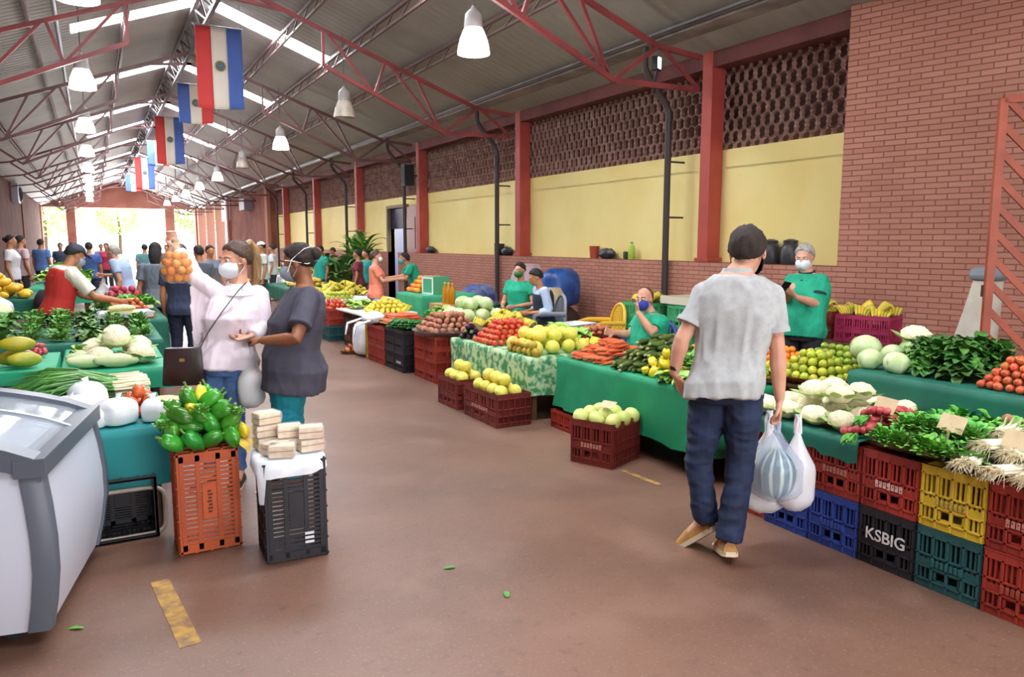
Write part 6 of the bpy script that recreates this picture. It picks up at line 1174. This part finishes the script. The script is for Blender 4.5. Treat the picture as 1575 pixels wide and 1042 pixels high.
# handbag with strap (the strap lies over her shoulder)
hb_ = at(283, 563, d=(V((bs2.x, bs2.y, 1))-V((0, 0, EYE))).dot(FWD)-.17); hg = thing('handbag', 'dark brown leather handbag at the blond woman\'s hip on a long black strap', 'handbag', hb_, math.radians(-18)); LE = M('leather_brown', '33211f', .4, '2a1a19', 8); b = MB()
b.loft([[V((x*s_, y*sy, z)) for x, y in ((-.115, -.04), (-.09, -.05), (.09, -.05), (.115, -.04), (.115, .04), (.09, .05), (-.09, .05), (-.115, .04))] for s_, sy, z in ((1.1, .9, -.125), (1.12, 1.05, -.115), (1.0, .9, .06), (.94, .6, .115), (.92, .55, .12))]); b.build('bag_body', LE, hg, 50); b = MB(); b.box((0, -.047, .045), (.03, .006, .02)); b.build('clasp', M('brass', 'b89a5a', .3, metal=.8), hg); b = MB()
iw = hg.matrix_basis.inverted(); Ls = lambda px, py, dd: Matrix.Rotation(math.radians(18), 3, 'Z') @ (at(px, py, d=(V((bs2.x, bs2.y, 1))-V((0, 0, EYE))).dot(FWD)+dd)-hb_)
b.tube([Ls(308, 535, -.17), Ls(320, 512, -.175), Ls(338, 485, -.17), Ls(355, 462, -.155), Ls(368, 446, -.12), Ls(376, 437, -.05), Ls(380, 436, .03)], .012, 8, [.003]*7); b.build('strap', M('strap_black', '1a1718', .5), hg)
bs3 = at(452, 748, z=0); fc3 = -66; L = posed(bs3, fc3); TEE = M('tee_charcoal', '4a4855', .85, '434150', 8); TE2 = M('trousers_teal', '1597a8', .75, '1289a0', 8)
J3 = dict(HD=L(457, 404, 0), N=L(470, 441, 0), C=L(460, 500, 0), P=L(454, 560, 0), shL=L(475, 459, -.15), elL=L(455, 522, -.33), wrL=L(405, 524, -.25), shR=L(459, 456, .13), elR=L(432, 515, .16), wrR=L(398, 520, .05))
dw = person('dark-haired woman in a charcoal tunic and teal trousers, facing the blond woman', bs3, fc3, 1.66, True, 'brown', J3, dict(m=TEE, sleeve=.72, hem=.43, off=.024, flare=.02, amp=.008, fr=(9, 9, 5), soff=.026, name='tunic'), dict(m=TE2, name='trousers', off=.018), ('bun', 'dark'), MG, BLKS, head=(2, -10), belly=.055, build=1.28, vox=.0075, hands=dict(L=dict(fwd=L(380, 521, -.15)-L(405, 524, -.25), palm=(.3, 0, -1), curl=.9), R=dict(fwd=L(376, 516, .0)-L(398, 520, .05), palm=(-.3, 0, 1), curl=.8)), seed=3, hs=1.13)
st_ = M('strap_white', 'e6e8ec', .5)
b = MB(); hp = dw.hp
for z0, z1 in ((.045, -.02), (-.03, .075)): b.tube([hp(-.074, .055, z0-.02), hp(-.084, .01, (z0+z1)/2), hp(-.068, -.075, z1), hp(0, -.118, z1+.01), hp(.068, -.075, z1), hp(.084, .01, (z0+z1)/2), hp(.074, .055, z0-.02)], .006, 6, [.003]*7)
b.build('mask_strap', st_, dw.root)
p_ = at(384, 528, d=(V((bs3.x, bs3.y, 1))-V((0, 0, EYE))).dot(FWD)+.02)
carrier_bag('tall white carrier bag hanging between the two women from their hands', p_, .19, .44, M('plastic_milky', 'eef0f6'), seed=23, rz=.5, d_=.16)
# --- grey-haired vendor by the wall
bs4 = V((5.72, 4.72, 0)); fc4 = -108; L = posed(bs4, fc4)
J4 = dict(HD=L(1237, 396, 0), N=L(1241, 420, 0), C=L(1240, 455, 0), P=L(1236, 505, 0), shL=L(1262, 434, -.08), elL=L(1256, 468, -.14), wrL=L(1226, 458, -.24), shR=L(1219, 434, .06), elR=L(1208, 462, .02), wrR=L(1212, 450, -.14))
gm_ = person('grey-haired vendor in a green polo shirt and white mask looking at a phone', bs4, fc4, 1.68, False, 'light', J4, dict(m=PG, sleeve=.62, hem=.48, off=.022, collar=PGD, cuff=PGD, name='polo_shirt', amp=.008), dict(m=CHAR), ('short', 'grey'), MW, BLKS, head=(-6, -14), belly=.03, build=1.05, hands=dict(L=dict(fwd=L(1212, 448, -.27)-L(1226, 458, -.24), palm=(.2, -.4, .6), curl=.8)), seed=4)
p_ = at(1206, 443, d=(V((5.72, 4.72, 1))-V((0, 0, EYE))).dot(FWD)-.28); ph = MB(); ph.box((0, 0, 0), (.07, .010, .14)); o = tag(ph.build('phone', M('phone_black', '17171a', .25), None, 0, p_, (.7, .2, -.4)), 'black phone in the grey-haired vendor\'s hands', 'phone'); b = MB(); b.box((0, .0055, 0), (.062, .001, .128)); b.build('screen', M('phone_screen', '3a4654', .1), o, 0)
# --- seated people
def seated(label, bs, fc, L, H, Jx, **k):
    J = dict(hipL=L['hipL'], hipR=L['hipR']) if 0 else {}; h = H
    J.update(P=V((0, 0, .50)), C=V((0, -.06, .50+.205*h)), N=V((0, -.07, .50+.30*h)), HD=V((0, -.04, .50+.395*h)), hipL=V((-.055*h, .02, .49)), hipR=V((.055*h, .02, .49)), knL=V((-.09*h, .27*h, .50)), knR=V((.09*h, .27*h, .50)), anL=V((-.09*h, .29*h, .05*h)), anR=V((.09*h, .27*h, .05*h)), toeL=V((-.1*h, .39*h, .012*h)), toeR=V((.1*h, .37*h, .012*h)),
             shL=V((-.108*h, -.065, .50+.27*h)), shR=V((.108*h, -.065, .50+.27*h)), elL=V((-.15*h, .0, .50+.10*h)), elR=V((.15*h, .0, .50+.10*h)), wrL=V((-.07*h, .15*h, .50+.09*h)), wrR=V((.07*h, .15*h, .50+.09*h)))
    J.update(Jx); return person(label, bs, fc, H, J=J, **k)
q5 = at(993, 505, d=7.55); bs5 = V((q5.x, q5.y, 0)); fc5 = -86; L = posed(bs5, fc5)
seated('seated man in a green shirt with a blue mask, hand raised to his face', bs5, fc5, None, 1.70, dict(HD=L(991, 460, -.02), N=L(1000, 482, .0), C=L(1000, 500, .0), shL=L(1012, 496, -.12), elL=L(1003, 512, -.2), wrL=L(982, 482, -.16), shR=L(985, 494, .12), elR=L(968, 515, .10), wrR=L(946, 512, .0)), skin='light', top=dict(m=PG, sleeve=.62, hem=.49, off=.022, collar=PG, name='polo_shirt'), legs=dict(m=DEN, name='jeans'), hair=('bald', 'brown'), mask=MB_, shoes=BLKS, head=(-28, -2), belly=.05, build=1.08, hands=dict(L=dict(fwd=L(979, 466, -.14)-L(982, 482, -.16), palm=(.3, .8, 0), curl=.7)), seed=6)
armchair('blue plastic armchair the man with the blue mask sits on', (bs5.x, bs5.y, 0), -math.radians(fc5), CHB)
q6 = V((5.25, 9.25, .13)); L = posed(q6, -120)
seated('seated woman in a green shirt with dark hair by the wall', q6, -120, None, 1.62, {}, female=True, skin='light', top=dict(m=PG, sleeve=.55, hem=.49, off=.02, name='shirt'), legs=dict(m=CHAR), hair=('bun', 'dark'), mask=M('mask_green', '3f7a45', .7), shoes=BLKS, head=(0, -6), build=1.1, vox=.010, seed=7)
q7 = V((5.2, 8.45, .1)); VST = M('vest_navy', '1f2c3f', .8); LBL = M('shirt_pale_blue', 'b9cbe6', .8)
def vest(mat):
    def f(P):
        c = MB(); c.loft(P.torso(.032, .50, .80, .004)); remesh(c, 'vest', mat, .010, P.root, 3, (.006, (9, 9, 5)), 3)
    return f
p7 = seated('seated dark-haired person in a navy vest over a pale blue shirt', q7, -75, None, 1.55, dict(C=V((0, .02, .82)), N=V((0, .06, .96)), HD=V((0, .13, 1.10)), shL=V((-.16, .05, .92)), shR=V((.16, .05, .92))), skin='tan', top=dict(m=LBL, sleeve=1.5, hem=.49, off=.02, name='shirt'), legs=dict(m=CHAR), hair=('short', 'black'), shoes=BLKS, head=(0, -22), vox=.010, eyes=False, seed=8); vest(VST)(p7)
armchair('grey plastic armchair under the seated person in the navy vest', (q7.x, q7.y, .1), math.radians(75), M('plastic_grey', '8f949a', .4)); armchair('dark green plastic armchair under the seated woman by the wall', (q6.x, q6.y, .13), math.radians(120), M('plastic_darkgreen', '1f5a4a', .4))
b = MB(); b.box((5.25, 8.9, .05), (.9, 1.6, .1)); tag(b.build('pallet_deck', M('bench_wood', '6f543c'), None, 0), 'low wooden deck under the two seated people by the wall', 'deck')
# --- shoppers and vendors farther along
def standing(label, px, ytop, d, fc, female, skin, topc, legc, hair, J=None, vox=.013, mask=None, **k):
    p = at(px, ytop, d=d); H = min(max(p.z, 1.5), 1.82); tp = dict(m=M('cloth_'+topc, topc, .8, rnd=0), sleeve=k.pop('sleeve', .6), hem=.47, off=.022, name='shirt', amp=.007)
    return person(label, (p.x, p.y), fc, H, female, skin, J, tp, dict(m=M('cloth_'+legc, legc, .8)), hair, mask, BLKS, vox=vox, eyes=False, build=k.pop('build', 1.0), **k)
standing('woman in a salmon shirt and light jeans buying at the orange table', 577, 385, 12.6, 105, True, 'light', 'f08a72', '8fb3d6', ('short', 'brown'), dict(elR=V((.22, .1, 1.02)), wrR=V((.12, .38, 1.05)), elL=V((-.22, .1, 1.02)), wrL=V((-.1, .38, 1.08))), .011, MW)
p = at(628, 398, d=14.0); person('vendor in a green shirt leaning over the mint green cloth', (p.x+.12, p.y-.15), -75, 1.55, False, 'tan', dict(C=V((0, .10, 1.12)), N=V((0, .18, 1.24)), HD=V((0, .25, 1.36)), shL=V((-.19, .16, 1.2)), shR=V((.19, .16, 1.2)), elL=V((-.25, .25, .98)), wrL=V((-.12, .45, 1.0)), elR=V((.25, .25, .98)), wrR=V((.12, .45, 1.0))), dict(m=PG, sleeve=.6, hem=.49, off=.02, name='shirt'), dict(m=CHAR), ('short', 'black'), M('mask_teal', '3fa0a0', .7), BLKS, vox=.011, eyes=False)
RED = M('vest_red', 'c9302c', .75); CRM_ = M('shirt_cream', 'e6dfcf', .8); bs8 = V((-.36, 9.62, 0)); 
p8 = person('vendor in a red vest and dark cap bending over the left-hand table', bs8, 72, 1.68, False, 'tan', dict(P=V((0, -.03, .90)), C=V((0, .05, 1.24)), N=V((0, .11, 1.39)), HD=V((0, .20, 1.52)), shL=V((-.19, .09, 1.32)), shR=V((.19, .09, 1.32)), elL=V((-.24, .30, 1.06)), wrL=V((-.14, .55, .98)), elR=V((.26, .28, 1.06)), wrR=V((.16, .55, 1.0))), dict(m=CRM_, sleeve=.8, hem=.50, off=.026, name='shirt'), dict(m=CHAR), ('cap', 'black', 0, M('cap_navy', '2a3448', .7)), M('mask_grey', '9aa8b4'), BLKS, head=(0, -25), vox=.010, seed=9, build=1.05); vest(RED)(p8)
crowd = [('man in a pale blue shirt bending to the left stalls, carrying a bag', 190, 374, 12.6, -60, False, 'light', 'a9bddc', '2c3448', ('short', 'grey'), dict(C=V((0, .06, 1.2)), N=V((0, .14, 1.36)), HD=V((0, .2, 1.5)), elR=V((.25, .2, 1.08)), wrR=V((.2, .45, 1.1)), shL=V((-.18, .1, 1.32)), shR=V((.18, .1, 1.32)))),
 ('long-haired woman in a grey patterned jacket seen from behind', 238, 373, 10.2, 10, True, 'tan', '6a7480', '2b3038', ('long', 'black', .12), None),
 ('shopper in navy behind the lifted bag of oranges', 276, 376, 9.2, 20, False, 'tan', '2f3a55', '222a40', ('short', 'black'), None),
 ('shopper in a slate jacket right of the grey jacket woman', 305, 378, 12.5, -20, False, 'tan', '5a6670', '2b3038', ('short', 'black'), None),
 ('dark-haired shopper in grey near the right end of the crowd', 322, 377, 14, 160, True, 'tan', '707a88', '30343e', ('bun', 'black'), None),
 ('shopper in blue standing before the bright far opening', 136, 373, 18.0, 0, False, 'tan', '3d5a9a', '28304a', ('short', 'black'), None),
 ('vendor in white by the left wall, nearer of two', 14, 358, 16.0, 100, True, 'tan', 'd9d4dc', '3a3a46', ('bun', 'black'), None),
 ('vendor in pale pink by the left wall, farther of two', 30, 362, 18.0, 60, False, 'tan', 'd6bcc0', '34343e', ('short', 'black'), None),
 ('person in a blue and white top at the left of the far opening', 62, 368, 22.0, 30, False, 'tan', '5f86c8', '303848', ('short', 'dark'), None),
 ('distant person in dark blue left of centre', 92, 374, 26.0, 180, False, 'tan', '36405a', '262a36', ('short', 'black'), None),
 ('distant person in grey by the middle of the opening', 110, 373, 30.0, 180, True, 'tan', '8a92a8', '343848', ('short', 'black'), None),
 ('distant person in a crimson top', 163, 374, 24.0, 200, True, 'tan', 'c43a5a', '38384a', ('short', 'black'), None),
 ('distant person in pale lilac beside the crimson top', 155, 376, 30.0, 180, False, 'tan', 'a9a6cc', '38384a', ('short', 'dark'), None),
 ('distant shopper in teal beyond the pale blue shirt', 222, 376, 22.0, 10, False, 'tan', '6aa0a8', '303848', ('short', 'black'), None),
 ('distant shopper in dark grey right of the teal one', 256, 377, 25.0, 190, False, 'tan', '50545e', '303038', ('short', 'black'), None),
 ('vendor with a white cap behind the pony-tailed woman', 402, 372, 17.5, -90, False, 'tan', 'cfd6cf', '2f4a3a', ('cap', 'black', 0, M('cap_white', 'e9ecee', .7)), None),
 ('shopper in a white top beyond the right stalls', 418, 376, 21.0, -70, True, 'tan', 'd6dce0', '3a3a44', ('bun', 'black'), None),
 ('vendor in a teal shirt behind the dark-haired woman', 492, 378, 18.5, -120, False, 'tan', '1fa090', '30343c', ('short', 'black'), None),
 ('person with a dark cap beside the teal-shirted vendor', 512, 381, 23.0, -100, False, 'tan', '8a5a54', '30343c', ('cap', 'black', 0, M('cap_dark', '32323a', .7)), None),
 ('shopper in maroon by the potted plants', 550, 388, 16.5, -60, True, 'tan', '7a3440', '2c2c34', ('short', 'black'), None),
 ('vendor in teal just behind the salmon-shirted woman', 563, 384, 17.4, -100, False, 'tan', '2a9a94', '2c2c34', ('short', 'black'), None)]
for i, c_ in enumerate(crowd):
    lb, px, yt, d, fc, fe, sk_, tc, lc, hr, J = c_; Pc = standing(lb, px, yt, d, fc, fe, sk_, tc, lc, hr, J, .011 if d < 13 else .016, seed=20+i)
    if i == 0: b0 = Pc
    if i == 2: b2_ = Pc
carrier_bag('pale full carrier bag in the hand of the bending man in pale blue', b0.root.matrix_basis @ (b0.j['wrR']+V((0, .05, -.05))), .36, .5, M('plastic_milky', 'eef0f6'), seed=51)
carrier_bag('slim white carrier bag in the hand of the shopper in navy', b2_.root.matrix_basis @ (b2_.j['wrL']+V((0, .02, -.09))), .2, .55, M('plastic_milky', 'eef0f6'), seed=57)
